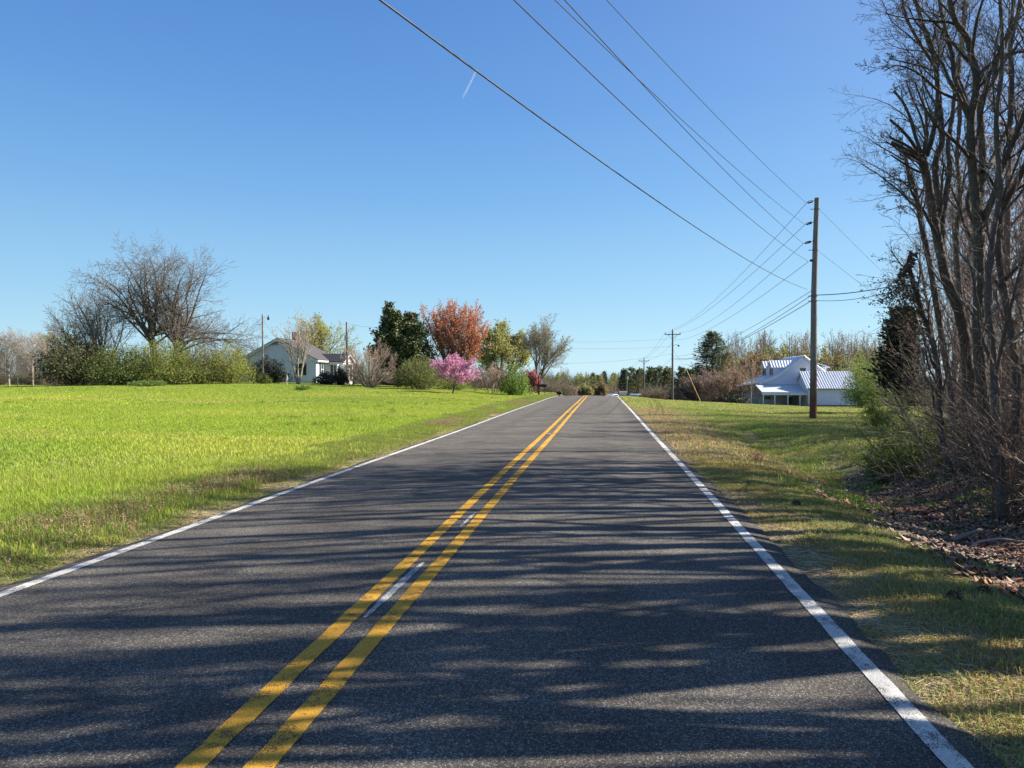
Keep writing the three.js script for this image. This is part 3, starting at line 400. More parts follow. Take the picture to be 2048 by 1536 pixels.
{ // magnolia: dark, glossy, with a lower skirt and low dark limbs
  const mg = spec([lvl(6, .1, .02, .4, 8, 34, .12, 1.15, .41, .30, .4, { lead: 0 }), lvl(5, .25, .05, .4, 5, 8, .25, .7, .5, .4, .55), lvl(4, .35, .03, .4, 3, 6, .2, .7, .55, .4, .6), lvl(3, .3, .02, .5, 3)], DARKB, .014);
  const t = tree('evergreen_tree', 'dark glossy evergreen tree left of the red leafed maple', 'tree', ground(797, 80), 151, { spec: mg, h: 7.3, r: .24, leaf: { per: 13, len: .32, wid: .17, jit: .7, mat: M.glossLeaf, cols: [[.05, .075, .02], [.075, .11, .03], [.035, .055, .015], [.15, .15, .06]] } });
  const R = rng(152), g = new Geo(); for (const [az, l] of [[3.3, 2.6], [2.9, 3], [0.1, 2.8], [-.2, 2.2]]) g.tube([V3(0, .35, 0), V3(Math.cos(az) * l * .4, .3 + .1 * R(), Math.sin(az) * l * .4), V3(Math.cos(az) * l * .75, .6, Math.sin(az) * l * .75), V3(Math.cos(az) * l, 1.5, Math.sin(az) * l)], [.13, .11, .08, .03], 6, DARKB); g.build('low_limbs', M.bark, t);
}
shrub('olive_shrub', 'large rounded olive green shrub below the dark evergreen', 'shrub', ground(838, 72), 161, { w: 5.2, h: 3.4, n: 10000, len: .18, wid: .07, spike: 1, core: .5, cols: [[.17, .21, .05], [.21, .25, .06], [.12, .15, .04], [.24, .22, .09]] });
const maple = spec([lvl(5, .08, .02, .55, 8, 11, .18, .55, .85, .25, .5), lvl(7, .16, .10, .35, 5, 10, .2, .5, .5, .5, .5), lvl(4, .22, .09, .4, 3, 6, .15, .5, .55, .4, .6), lvl(2, .25, .06, .5, 3)], [.20, .15, .13], .012);
tree('red_maple', 'red leafed maple standing above the pink flowering tree', 'tree', ground(903, 82), 171, { spec: maple, h: 5.7, r: .26, stems: [[.03, 0, 0, 1.08], [.22, 0, .2, 1], [.2, 3.1, .2, 1], [.45, .2, .2, .8]], leaf: { per: 4, len: .17, wid: .13, jit: .3, cols: [[.60, .22, .10], [.66, .28, .11], [.50, .17, .09], [.66, .34, .13], [.42, .17, .11]] } });
const redbud = spec([lvl(5, .2, .02, .6, 7, 9, .3, .95, 1.0, .2, .6), lvl(5, .35, .03, .4, 4, 8, .2, .65, .55, .4, .55), lvl(4, .4, .02, .5, 3, 6, .15, .6, .55, .4, .6), lvl(3, .35, 0, .5, 3)], [.13, .10, .09], .009);
tree('redbud', 'pink flowering small tree with a leaning dark trunk in the grass', 'tree', ground(905, 66), 181, { spec: redbud, h: 1.9, r: .08, stems: [[.22, .2, 0, 1.1]], leaf: { name: 'blossom', per: 15, len: .11, wid: .085, jit: .26, cols: [[.56, .26, .42], [.62, .34, .48], [.48, .20, .35], [.66, .42, .54]] } });
tree('flowering_shrub', 'mauve budding thicket right of the pink flowering tree', 'shrub', ground(985, 74), 182, { spec: fan, h: 1.9, r: .05, stems: [[.1, 0, .1, 1.1], [.35, .2, .3, 1], [.4, 2.9, .3, 1], [.6, 0.1, .4, .9], [.6, 3.2, .4, .9], [.4, 1.6, .3, .9], [.3, 4.7, .3, 1]], leaf: { name: 'blossom', per: .6, len: .07, wid: .06, jit: .1, cols: [[.36, .15, .26], [.28, .14, .18], [.24, .15, .15]] } });
shrub('green_shrub', 'low yellow green bush behind the trunk of the pink flowering tree', 'shrub', ground(905, 78), 183, { w: 4.2, h: 1.6, n: 4200, len: .14, wid: .07, cols: [[.19, .26, .04], [.24, .31, .05], [.13, .19, .03]] });
shrub('green_shrub', 'bright green bush at the end of the hedge row near the road', 'shrub', ground(1030, 71), 184, { w: 3.5, h: 2.9, n: 5200, len: .15, wid: .08, cols: [[.17, .27, .035], [.23, .33, .05], [.11, .18, .03]] });
tree('red_maple', 'small red leafed tree behind the bright green bush', 'tree', ground(1062, 82), 172, { spec: maple, h: 1.6, r: .05, stems: [[.05, 0, 0, 1.05], [.3, .2, .05, .9], [.3, 3, .05, .9]], leaf: { per: 1.6, len: .12, wid: .09, jit: .25, cols: [[.50, .17, .16], [.44, .14, .13], [.55, .24, .20]] } });
tree('leafing_tree', 'round yellow green leafing tree right of the red leafed maple', 'tree', ground(1004, 100), 173, { spec: round, h: 6.2, r: .2, stems: [[.04, 0, 0, 1], [.3, .1, .1, .9], [.3, 3.2, .1, .9]], leaf: { per: 8, len: .22, wid: .17, jit: .6, cols: [[.35, .36, .09], [.30, .31, .10], [.40, .39, .10], [.26, .27, .10]] } });
const elm = spec([lvl(5, .1, .02, .6, 8, 7, .3, .5, .9, .2, .6), lvl(7, .25, .05, .35, 5, 9, .3, .6, .55, .4, .5), lvl(3, .4, .04, .4, 3, 6, .15, .7, .55, .4, .6), lvl(2, .4, 0, .5, 3, 2, .1, .6, .6, .4, .7), lvl(2, .3, 0, .5, 3)], [.24, .20, .17], .012);
tree('leafing_tree', 'pale grey branching tree with tiny green buds beside the road crest', 'tree', ground(1072, 92), 174, { spec: elm, h: 5.2, r: .19, stems: [[.04, 0, 0, 1], [.25, .1, .1, .95]], leaf: { name: 'buds', per: 2, len: .12, wid: .09, jit: .3, cols: [[.30, .31, .17], [.26, .26, .15]] } });
{ const R = rng(175), t = thing('slender_tree', 'thin straight dark dead tree by the small dark board', 'tree', ground(1079, 78)), g = new Geo(), tw = new Geo(); g.tube([V3(-.12, -.2, 0), V3(-.04, 3, 0), V3(.03, 6.2, 0)], [.085, .06, .02], 6, [.05, .04, .035]); g.build('trunk', M.bark, t); for (let k = 0; k < 26; k++) { const y = 4.2 + R() * 2, a = R() * 6.28, l = .2 + .4 * R(); tw.tube([V3(0, y, 0), V3(Math.cos(a) * l * .6, y + l * .6, Math.sin(a) * l * .6), V3(Math.cos(a) * l, y + l * 1.3, Math.sin(a) * l)], [.014, .01, .006], 3, [.1, .08, .07]); } tw.build('twigs', M.twig, t); }
// --- conifers and brush on the far right side of the road ---
const CED = [[.085, .11, .04], [.11, .135, .045], [.06, .08, .03], [.16, .15, .07]];
[[1250, 205, 745, 5.6, 'dark cedar at the left end of the cedar row by the parked vehicles'], [1262, 196, 737, 5.4, 'pointed cedar second from the left end of the cedar row'], [1277, 190, 742, 6.4, 'wide dark cedar just left of the second utility pole from the crest'], [1304, 178, 742, 5.6, 'cedar just right of the pole behind the silver car'], [1319, 170, 736, 6, 'tall cedar in the middle of the cedar row'], [1334, 165, 741, 5.6, 'cedar immediately left of the pole with the street light'], [1362, 150, 738, 5.4, 'cedar right of the pole with the street light'], [1380, 145, 742, 6, 'dull cedar left of the leaning guy wire guard']].forEach(([px, d, ty, w, label], k) => {
  const q = ground(px, d), top = P(px, ty, d).y; conifer('cedar_tree', label, q, 200 + k, { h: top - q.y, w, n: 190, sprays: 9, bare: .05, len: .5, wid: .16, pow: .6, rise: .6, cols: CED });
});
{ const q = ground(1425, 118), top = P(1425, 668, 118).y; conifer('pine_tree', 'tall dark conifer standing above the brown brush on the right', q, 215, { h: top - q.y, w: 9.4, n: 480, sprays: 10, bare: .1, len: .5, wid: .13, pow: .62, rise: .35, cols: [[.06, .085, .035], [.085, .115, .04], [.045, .065, .03], [.11, .12, .05]] }); }
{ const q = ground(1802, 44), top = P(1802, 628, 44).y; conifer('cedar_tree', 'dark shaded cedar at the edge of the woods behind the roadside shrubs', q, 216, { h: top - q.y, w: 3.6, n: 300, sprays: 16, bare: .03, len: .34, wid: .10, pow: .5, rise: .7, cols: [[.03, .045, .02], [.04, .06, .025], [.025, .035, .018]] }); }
const brushy = spec([lvl(5, .25, .03, .5, 5, 7, .1, .5, .75, .3, .6), lvl(4, .35, .03, .4, 3, 7, .1, .6, .6, .4, .55), lvl(3, .4, .02, .5, 3, 3, .1, .6, .6, .4, .65), lvl(2, .3, 0, .5, 3)], [.36, .27, .22], .014);
const fanS = [[.1, 0, .1, 1.1], [.35, .2, .3, 1], [.4, 2.9, .3, 1], [.6, .1, .4, .9], [.6, 3.2, .4, .9], [.4, 1.6, .3, .9], [.3, 4.7, .3, 1]];
[[1408, 108, 735, 'mauve grey bare brush left of the tall dark conifer', [[.22, .14, .13], [.20, .15, .12]]], [1452, 104, 730, 'reddish brown brush right of the tall dark conifer', [[.25, .17, .10], [.27, .20, .12]]], [1385, 118, 755, 'pinkish brush beside the yellow guy wire guard', [[.26, .16, .14], [.22, .13, .11]]], [1460, 114, 722, 'brown leafed tree left of the white house with dormers', [[.32, .20, .09], [.26, .17, .08], [.20, .18, .06]]]].forEach(([px, d, ty, label, cols], k) => { const q = ground(px, d), h = P(px, ty, d).y - q.y; tree('brush_tree', label, 'brush', q, 230 + k, { spec: brushy, h: h * .55, r: .09, stems: fanS, leaf: { per: k > 2 ? 5 : 2, len: .2, wid: .12, jit: .4, cols } }); });
{ const q = ground(1512, 119), h = P(1512, 698, 119).y - q.y; tree('oak_tree', 'brown leafed oak standing behind the porch of the house with dormers', 'tree', q, 236, { spec: round, h: h * .62, r: .2, stems: [[.04, 0, 0, 1], [.3, .1, .1, .9], [.3, 3.2, .1, .9]], leaf: { per: 6, len: .24, wid: .15, jit: .5, cols: [[.30, .19, .08], [.32, .22, .09], [.18, .19, .06], [.24, .15, .07]] } }); }
{ const q = ground(1501, 82); tree('young_tree', 'young slim tree with reddish buds in a mulch ring on the right lawn', 'tree', q, 237, { spec: vase, h: 3.3, r: .075, stems: [[.02, 0, 0, 1]], leaf: { name: 'buds', per: 1, len: .12, wid: .08, jit: .15, cols: [[.42, .20, .12], [.38, .16, .10], [.34, .24, .12]] } }); const g = new Geo(), R = rng(238); const c = g.vert(0, .12, 0, 0, 1, 0, [.05, .035, .028]); for (let k = 0; k <= 18; k++) { const a = k / 18 * 6.283, r = 1.05 + .15 * R(); g.vert(Math.cos(a) * r, -.03, Math.sin(a) * r, Math.cos(a) * .2, 1, Math.sin(a) * .2, [.05, .035, .028]); if (k) g.i.push(c, c + k + 1, c + k); } const m = g.build('mulch_bed', M.ground); m.position.copy(q); tag(m, 'round bed of dark mulch around the young tree on the right lawn', 'mulch bed'); }
shrub('garden_shrub', 'large bright green bush right of the white garage', 'shrub', ground(1738, 82), 241, { w: 6, h: 5.4, n: 13000, len: .17, wid: .08, cols: [[.18, .26, .05], [.22, .31, .06], [.13, .19, .04]] });
shrub('garden_shrub', 'yellowish green bush behind the roof of the white garage', 'shrub', ground(1700, 108), 242, { w: 8, h: 7.2, n: 8000, len: .22, wid: .10, cols: [[.22, .26, .06], [.19, .20, .07], [.26, .30, .07]] });
shrub('garden_shrub', 'dark low bush left of the porch steps of the house with dormers', 'shrub', ground(1474, 97), 243, { w: 3.2, h: 1.2, n: 1800, len: .16, wid: .09, mat: M.glossLeaf, cols: [[.025, .04, .015], [.04, .05, .02]] });
shrub('garden_shrub', 'dark broad shrub covering the lower gable of the left house', 'shrub', ground(537, 80), 244, { w: 5.6, h: 2.8, dz: 2.2, n: 5200, len: .17, wid: .10, mat: M.glossLeaf, cols: [[.015, .024, .009], [.024, .034, .013], [.034, .044, .018]] });
shrub('garden_shrub', 'dark rounded shrub in front of the left porch', 'shrub', ground(652, 80), 245, { w: 2.7, h: 1.35, n: 2600, len: .14, wid: .08, mat: M.glossLeaf, cols: [[.025, .04, .015], [.04, .055, .02]] });
shrub('garden_shrub', 'taller dark round shrub at the right corner of the left porch', 'shrub', ground(681, 79), 246, { w: 1.9, h: 2.0, n: 2800, len: .14, wid: .08, mat: M.glossLeaf, cols: [[.03, .03, .015], [.045, .045, .02], [.06, .04, .025]] });
shrub('garden_shrub', 'small green bush at the foot of the yard light pole', 'shrub', ground(527, 76), 247, { w: 1.7, h: 1.15, n: 1300, len: .16, wid: .06, spike: 1, cols: [[.15, .20, .05], [.19, .24, .06]] });
shrub('grass_clump', 'small dark grass tuft in the field in front of the left house', 'grass clump', ground(604, 62), 248, { w: 1.3, h: .35, n: 500, len: .26, wid: .03, spike: 1, stems: 3, cols: [[.09, .18, .03], [.12, .22, .04]] });
// --- woodland belts far off: each reads as one mass ---
function woodProto(seed, kind) {
  const R = rng(seed), g = new Geo(), tips = [], tall = spec([lvl(4, .06, .01, .35, 5, 12, .35, .5, .32, .35, .4), lvl(4, .3, .06, .4, 3, 6, .2, .55, .55, .4, .6), lvl(3, .35, .03, .5, 3)], kind.col, .014);
  if (kind.pine) { g.tube([V3(0, -.5, 0), V3(0, 11, 0)], [.16, .03], 5, kind.col); for (let k = 0; k < 420; k++) { const f = .45 + .55 * R(), a = R() * 6.28, l = 2.0 * (1.15 - f) * (.4 + R()) + .2; g.rleaf(R, V3(Math.cos(a) * l, f * 11 + (R() - .5), Math.sin(a) * l), .9, .4, lc(R, kind.leaf)); } return g.geo(); }
  grow([g], R, tall, V3(0, -.5, 0), V3(0, 1, 0), 9.6, .13, 0, tips); if (kind.leaf) leavesOn(g, R, tips, kind.per, kind.len || .3, (kind.len || .3) * .7, kind.leaf, .5); return g.geo();
}
const W = {
  bare: [1, 2].map((k) => woodProto(300 + k, { col: [.21, .165, .135], leaf: [[.20, .14, .11]], per: .6, len: .16 })),
  pale: [1, 2].map((k) => woodProto(310 + k, { col: [.27, .215, .17], leaf: [[.30, .26, .14], [.30, .21, .13]], per: 1, len: .2 })),
  green: [1, 2].map((k) => woodProto(320 + k, { col: [.18, .14, .11], leaf: [[.26, .29, .07], [.22, .25, .07], [.30, .30, .09]], per: 4, len: .4 })),
  red: [1].map((k) => woodProto(330 + k, { col: [.19, .14, .12], leaf: [[.24, .16, .10], [.22, .15, .11], [.26, .19, .10]], per: 3, len: .34 })),
  pine: [1].map((k) => woodProto(340 + k, { col: [.12, .09, .07], pine: 1, leaf: [[.05, .075, .03], [.07, .10, .035]] })),
};
W.thicket = [1, 2].map((k) => { const R = rng(350 + k), g = new Geo(), tips = [], sp = spec([lvl(4, .2, .03, .4, 4, 9, .1, .5, .7, .3, .55), lvl(4, .35, .03, .4, 3, 6, .1, .6, .6, .4, .6), lvl(3, .35, 0, .5, 3)], [.24, .19, .15], .018); for (let j = 0; j < 9; j++) { const a = j * 2.4, l = .1 + .6 * R(); grow([g], R, sp, V3(Math.cos(a) * R() * 1.4, -.4, Math.sin(a) * R() * 1.4), V3(Math.sin(l) * Math.cos(a), Math.cos(l), Math.sin(l) * Math.sin(a)), 5.5 * (.6 + .5 * R()), .07, 0, tips); } leavesOn(g, R, tips, 2, .34, .2, [[.20, .15, .11], [.17, .14, .09], [.19, .18, .08]], .6); return g.geo(); });
function belt(label, kind, seed, n, px0, px1, d0, d1, ty0, ty1) {
  const R = rng(seed), per = W[kind].map(() => []);
  for (let k = 0; k < n; k++) { const px = lerp(px0, px1, R()), d = lerp(d0, d1, R()), q = ground(px, d), top = P(px, lerp(ty0, ty1, R()), d).y, h = Math.max(2.5, top - q.y) / 10.6; per[k % per.length].push([q, R() * 6.28, h, vary(R, [1, 1, 1], .2)]); }
  per.forEach((list, i) => {
    const m = new THREE.InstancedMesh(W[kind][i], M.leaf, list.length), X = new THREE.Matrix4(), Q = new THREE.Quaternion(), C = new THREE.Color();
    list.forEach(([q, a, h, c], k) => { const w = .75 + .5 * ((a * 7) % 1); X.compose(q, Q.setFromAxisAngle(UP, a), V3(h * w, h, h * w)); m.setMatrixAt(k, X); m.setColorAt(k, C.setRGB(...c)); });
    m.name = numbered('woodland'); m.castShadow = m.receiveShadow = true; scene.add(tag(m, label, null, null, 'stuff'));
  });
}
belt('brown bare woods beyond the far left field', 'bare', 401, 190, -60, 240, 182, 225, 700, 730);
belt('pale budding treetops in the far left woods', 'pale', 402, 50, -60, 240, 190, 230, 690, 712);
belt('green undergrowth trees in the far left woods', 'green', 403, 16, -40, 220, 180, 210, 742, 752);
belt('pale bare woods behind the thicket and the left house', 'pale', 404, 120, 130, 760, 135, 175, 688, 708);
belt('brown bare woods behind the left yard', 'bare', 405, 110, 100, 1000, 125, 170, 715, 740);
belt('yellow green woods behind the left yard', 'green', 406, 20, 640, 1000, 130, 170, 720, 745);
belt('brown woods left of the road crest', 'bare', 407, 55, 980, 1135, 130, 230, 735, 765);
belt('yellow green woods beyond the road crest', 'green', 408, 80, 1090, 1245, 300, 345, 748, 762);
belt('bare treetops beyond the road crest', 'pale', 409, 34, 1110, 1245, 290, 330, 752, 772);
belt('pines beyond the road crest', 'pine', 410, 4, 1100, 1240, 300, 340, 745, 757);
belt('reddish trees low beyond the road crest', 'red', 411, 34, 1105, 1240, 240, 285, 768, 780);
belt('brown bare trees between the cedars', 'bare', 412, 60, 1235, 1420, 195, 240, 742, 770);
belt('pine tops behind the cedar row', 'pine', 413, 16, 1240, 1420, 190, 240, 738, 752);
belt('bare treetops behind the house with dormers', 'pale', 414, 80, 1440, 1840, 128, 170, 668, 700);
belt('green and brown woods behind the house with dormers', 'green', 415, 50, 1440, 1830, 122, 160, 700, 728);
belt('reddish woods behind the house with dormers', 'red', 416, 34, 1430, 1700, 118, 150, 706, 735);
belt('brown undergrowth along the foot of the far left woods', 'thicket', 421, 70, -60, 260, 178, 190, 728, 745);
belt('brown undergrowth behind the left yard', 'thicket', 422, 170, 90, 1010, 118, 150, 726, 745);
belt('brown undergrowth left of the road crest', 'thicket', 423, 40, 980, 1130, 125, 180, 742, 762);
belt('brown undergrowth beyond the road crest', 'thicket', 424, 50, 1090, 1245, 270, 300, 766, 776);
belt('brown undergrowth behind the cedars', 'thicket', 425, 50, 1290, 1470, 135, 180, 752, 774);
belt('brown undergrowth behind the house with dormers', 'thicket', 426, 70, 1430, 1860, 118, 130, 725, 750);
{ // rounded trees past the crest
  [[1166, 236, 764, 'rounded olive tree past the road crest, left of its darker neighbour', [[.27, .28, .10], [.32, .31, .12]]], [1199, 240, 763, 'rounded brownish tree past the road crest, right of the olive one', [[.32, .23, .11], [.26, .24, .10]]], [1137, 228, 768, 'mauve bare brush left of the rounded trees past the crest', [[.38, .25, .23], [.34, .23, .22]]]].forEach(([px, d, ty, label, cols], k) => { const q = ground(px, d), h = P(px, ty, d).y - q.y; tree('rounded_tree', label, 'tree', q, 440 + k, { spec: round, h: h * .6, r: .16, stems: [[.1, 0, 0, 1], [.4, .1, .2, .9], [.4, 3.2, .2, .9]], leaf: { per: 4, len: .34, wid: .26, jit: .6, cols } }); });
}

// ---------- the near trees on the right ----------
const path = (list) => list.map(([x, y, d]) => P(x, y, d));
const nearSpec = (col) => spec([lvl(6, .1, .03, .4, 10, 8, .4, .6, .4, .3, .5), lvl(7, .42, .05, .3, 6, 6, .2, .65, .5, .4, .5), lvl(5, .48, .02, .35, 4, 4.2, .15, .7, .5, .4, .55), lvl(4, .55, .01, .4, 3, 2.4, .1, .7, .6, .4, .65), lvl(2, .6, 0, .5, 3)], col, .0026);
// stems traced where they stand: each [points in the photo with a depth], base radius, tip radius, side branches
function stemTree(name, label, seed, stems, col, o = {}) {
  const R = rng(seed), t = thing(name, label, 'tree'), tw = new Geo(), tips = [], S = nearSpec(col), pos = stems[0][0];
  const org = P(...pos[0]); org.y = H(org.x, org.z); t.position.copy(org);
  stems.forEach(([line, r0, r1, n, c0 = .45], k) => {
    const raw = path(line).map((p) => p.sub(org)), cv = new THREE.CatmullRomCurve3(raw, false, 'centripetal'), N = Math.max(8, raw.length * 4), pts = cv.getPoints(N), rads = pts.map((_, i) => lerp(r0, r1, i / N) * .88 * (1 + (k ? 0 : .5 * Math.exp(-i / N * 14))) * (.94 + .12 * R()));
    if (!k) pts[0].y -= .12;
    const g = new Geo(), q = S.slice(); q.col = col; q.min = S.min; q[0] = { ...S[0], n, c0, ratio: o.ratio || .255 };
    grow([g, o.limbsIn ? tw : (stems.limbs ||= new Geo()), tw], R, q, null, null, 0, 0, 0, tips, { pts, rads });
    g.build(k ? 'limb' : 'trunk', M.bark, t);
  });
  if (stems.limbs) stems.limbs.build('branches', M.bark, t);
  tw.build('twigs', M.twig, t);
  if (o.buds) { const b = new Geo(); leavesOn(b, R, tips, o.buds.per, o.buds.len, o.buds.wid, o.buds.cols, .01); b.build('buds', M.leaf, t); }
  return t;
}
const NB = [.14, .112, .088], NB2 = [.18, .15, .122];
stemTree('roadside_tree', 'tallest bare roadside tree, forking high into several dark upright stems at the right', 501, [
  [[[1981, 1004, 12.3], [1976, 900, 12.3], [1969, 820, 12.3], [1958, 700, 12.2], [1957, 600, 12.2], [1958, 500, 12.1], [1954, 420, 12], [1946, 345, 12], [1942, 276, 11.9], [1943, 231, 11.9], [1954, 165, 11.8], [1942, 105, 11.8], [1934, 75, 11.7], [1910, 40, 11.6], [1890, -60, 11.5]], .115, .045, 9, .5],
  [[[1955, 420, 12], [1966, 336, 12.2], [1964, 276, 12.3], [1962, 203, 12.4], [1987, 165, 12.5], [1996, 120, 12.6], [2020, 60, 12.7], [2030, -40, 12.8]], .075, .03, 7],
  [[[1958, 470, 12.1], [1970, 434, 12], [1988, 389, 11.8], [2003, 336, 11.6], [2026, 284, 11.4], [2046, 235, 11.2], [2090, 100, 11]], .07, .035, 8],
  [[[1966, 345, 12.1], [1980, 329, 12.3], [2003, 284, 12.6], [2020, 245, 12.8], [2024, 150, 13], [2022, 90, 13.2], [2036, 30, 13.3], [2050, -60, 13.4]], .06, .03, 6],
  [[[1940, 318, 12], [1920, 293, 11.6], [1890, 266, 11.2], [1864, 240, 11], [1845, 205, 10.9], [1830, 165, 10.8]], .035, .014, 6, .3],
  [[[1943, 232, 11.9], [1928, 205, 12], [1910, 158, 12], [1905, 113, 12], [1892, 63, 12.1], [1880, 7, 12.2], [1872, -70, 12.2]], .055, .028, 7],
  [[[1956, 150, 11.9], [1995, 117, 11.6], [2026, 106, 11.2], [2075, 100, 11]], .035, .018, 5, .3],
  [[[1950, 360, 12], [1935, 395, 12.2], [1938, 425, 12.3], [1956, 455, 12.2]], .03, .04, 1],
], NB, {});
stemTree('roadside_tree', 'slightly leaning bare roadside tree with hacked off limbs pointing left', 502, [
  [[[1951, 964, 13.4], [1946, 860, 13.4], [1938, 760, 13.4], [1927, 665, 13.3], [1915, 615, 13.2], [1893, 560, 13.1], [1880, 500, 13], [1871, 455, 13], [1861, 396, 12.9], [1849, 336, 12.8], [1840, 310, 12.8]], .11, .075, 5, .6],
  [[[1889, 545, 13.1], [1884, 480, 13.3], [1882, 430, 13.4], [1874, 381, 13.5], [1872, 321, 13.5], [1884, 284, 13.5], [1882, 246, 13.5], [1875, 165, 13.5], [1869, 117, 13.5], [1854, 75, 13.5], [1833, 7, 13.5], [1815, -60, 13.4]], .08, .035, 10],
  [[[1884, 445, 13.4], [1892, 389, 13.6], [1899, 336, 13.7], [1896, 290, 13.8], [1905, 230, 13.9], [1912, 165, 14], [1922, 100, 14.1], [1928, 20, 14.2], [1935, -60, 14.3]], .06, .03, 8],
  [[[1853, 313, 12.8], [1865, 272, 12.7], [1872, 231, 12.6], [1875, 190, 12.6], [1872, 140, 12.5], [1845, 95, 12.4], [1815, 40, 12.3], [1800, -20, 12.2]], .05, .022, 8],
  [[[1917, 201, 12.6], [1875, 180, 12.3], [1845, 153, 12.1], [1824, 140, 11.9], [1793, 131, 11.8], [1768, 143, 11.7]], .03, .008, 5, .3],
  [[[1862, 140, 12.5], [1845, 133, 12.2], [1815, 126, 12], [1779, 117, 11.9]], .024, .010, 4, .3],
  [[[1840, 312, 12.8], [1822, 282, 12.6], [1805, 262, 12.4], [1781, 240, 12.2]], .036, .022, 2, .2],
  [[[1846, 322, 12.8], [1826, 300, 12.5], [1806, 287, 12.3], [1781, 275, 12.1]], .034, .02, 2, .2],
  [[[1848, 330, 12.8], [1829, 308, 12.6], [1808, 296, 12.5], [1783, 284, 12.4]], .028, .018, 2, .2],
  [[[1845, 328, 12.8], [1820, 316, 12.4], [1800, 301, 12.3], [1772, 283, 12.2]], .024, .010, 3, .2],
  [[[1855, 350, 12.9], [1826, 338, 12.6], [1806, 326, 12.4], [1782, 310, 12.3]], .026, .014, 3, .2],
  [[[1842, 305, 12.8], [1830, 270, 12.9], [1820, 235, 13], [1806, 205, 13.1], [1788, 182, 13.2]], .036, .024, 4, .2],
  [[[1858, 382, 12.9], [1838, 378, 12.6], [1815, 372, 12.4], [1798, 358, 12.3], [1778, 361, 12.2]], .022, .008, 5, .2],
  [[[1848, 330, 12.8], [1852, 280, 13.1], [1842, 235, 13.3], [1822, 190, 13.4], [1812, 160, 13.4]], .03, .012, 4, .3],
], NB, {});
stemTree('roadside_tree', 'thin left leaning roadside trunk wrapped in vines, with a broken top', 503, [
  [[[1903, 962, 13.8], [1890, 900, 13.8], [1880, 845, 13.8], [1879, 785, 13.8], [1871, 707, 13.7], [1846, 630, 13.7], [1832, 585, 13.6], [1818, 535, 13.6]], .072, .045, 9, .25],
  [[[1876, 770, 13.8], [1856, 730, 13.5], [1850, 690, 13.3], [1840, 650, 13.2]], .022, .01, 5, .2],
  [[[1880, 800, 13.8], [1895, 740, 14], [1885, 680, 14.1], [1880, 620, 14.2]], .03, .015, 5, .2],
], NB2, { ratio: .22 });
stemTree('roadside_tree', 'thin upright bare trunk just left of the hacked roadside tree', 504, [
  [[[1925, 950, 14.6], [1905, 800, 14.6], [1878, 640, 14.6], [1858, 520, 14.6], [1844, 456, 14.6], [1836, 411, 14.6], [1829, 374, 14.6], [1818, 345, 14.5], [1812, 318, 14.4]], .075, .04, 10, .35],
  [[[1836, 411, 14.6], [1815, 398, 14.3], [1797, 372, 14.2], [1776, 360, 14.1]], .022, .007, 6, .2],
  [[[1846, 462, 14.6], [1830, 425, 14.4], [1812, 412, 14.2], [1772, 422, 14]], .018, .006, 6, .2],
], NB, { ratio: .22 });
stemTree('roadside_tree', 'thin dark roadside trunk nearest the camera at the right edge', 505, [
  [[[2009, 1046, 10.4], [1999, 940, 10.5], [1994, 858, 10.6], [1989, 744, 10.7], [1986, 690, 10.8], [1975, 600, 10.9], [1985, 480, 11], [2000, 380, 11.1], [1992, 250, 11.2], [2005, 120, 11.3], [1998, -40, 11.4]], .075, .03, 12, .3],
  [[[1990, 760, 10.7], [2010, 660, 10.4], [2035, 560, 10.2], [2060, 470, 10]], .03, .012, 7, .2],
], NB2, { ratio: .22 });
stemTree('roadside_tree', 'bare trunk leaning right at the right edge of the photo', 506, [
  [[[2015, 985, 12.4], [2020, 900, 12.4], [2034, 820, 12.4], [2030, 720, 12.5], [2012, 600, 12.6], [1996, 500, 12.6], [1998, 441, 12.6], [2016, 396, 12.5], [2034, 366, 12.4], [2060, 300, 12.3], [2085, 150, 12.2]], .085, .04, 12, .3],
], NB, { ratio: .32 });
stemTree('roadside_tree', 'slim pale trunk between the two main forked roadside trees', 507, [
  [[[1935, 960, 15], [1932, 800, 15], [1925, 640, 15], [1914, 520, 15], [1914, 456, 15], [1920, 411, 15], [1919, 366, 15], [1914, 310, 15], [1920, 240, 15], [1918, 150, 15], [1930, 40, 15], [1930, -60, 15]], .07, .03, 14, .3],
], NB2, { ratio: .22 });
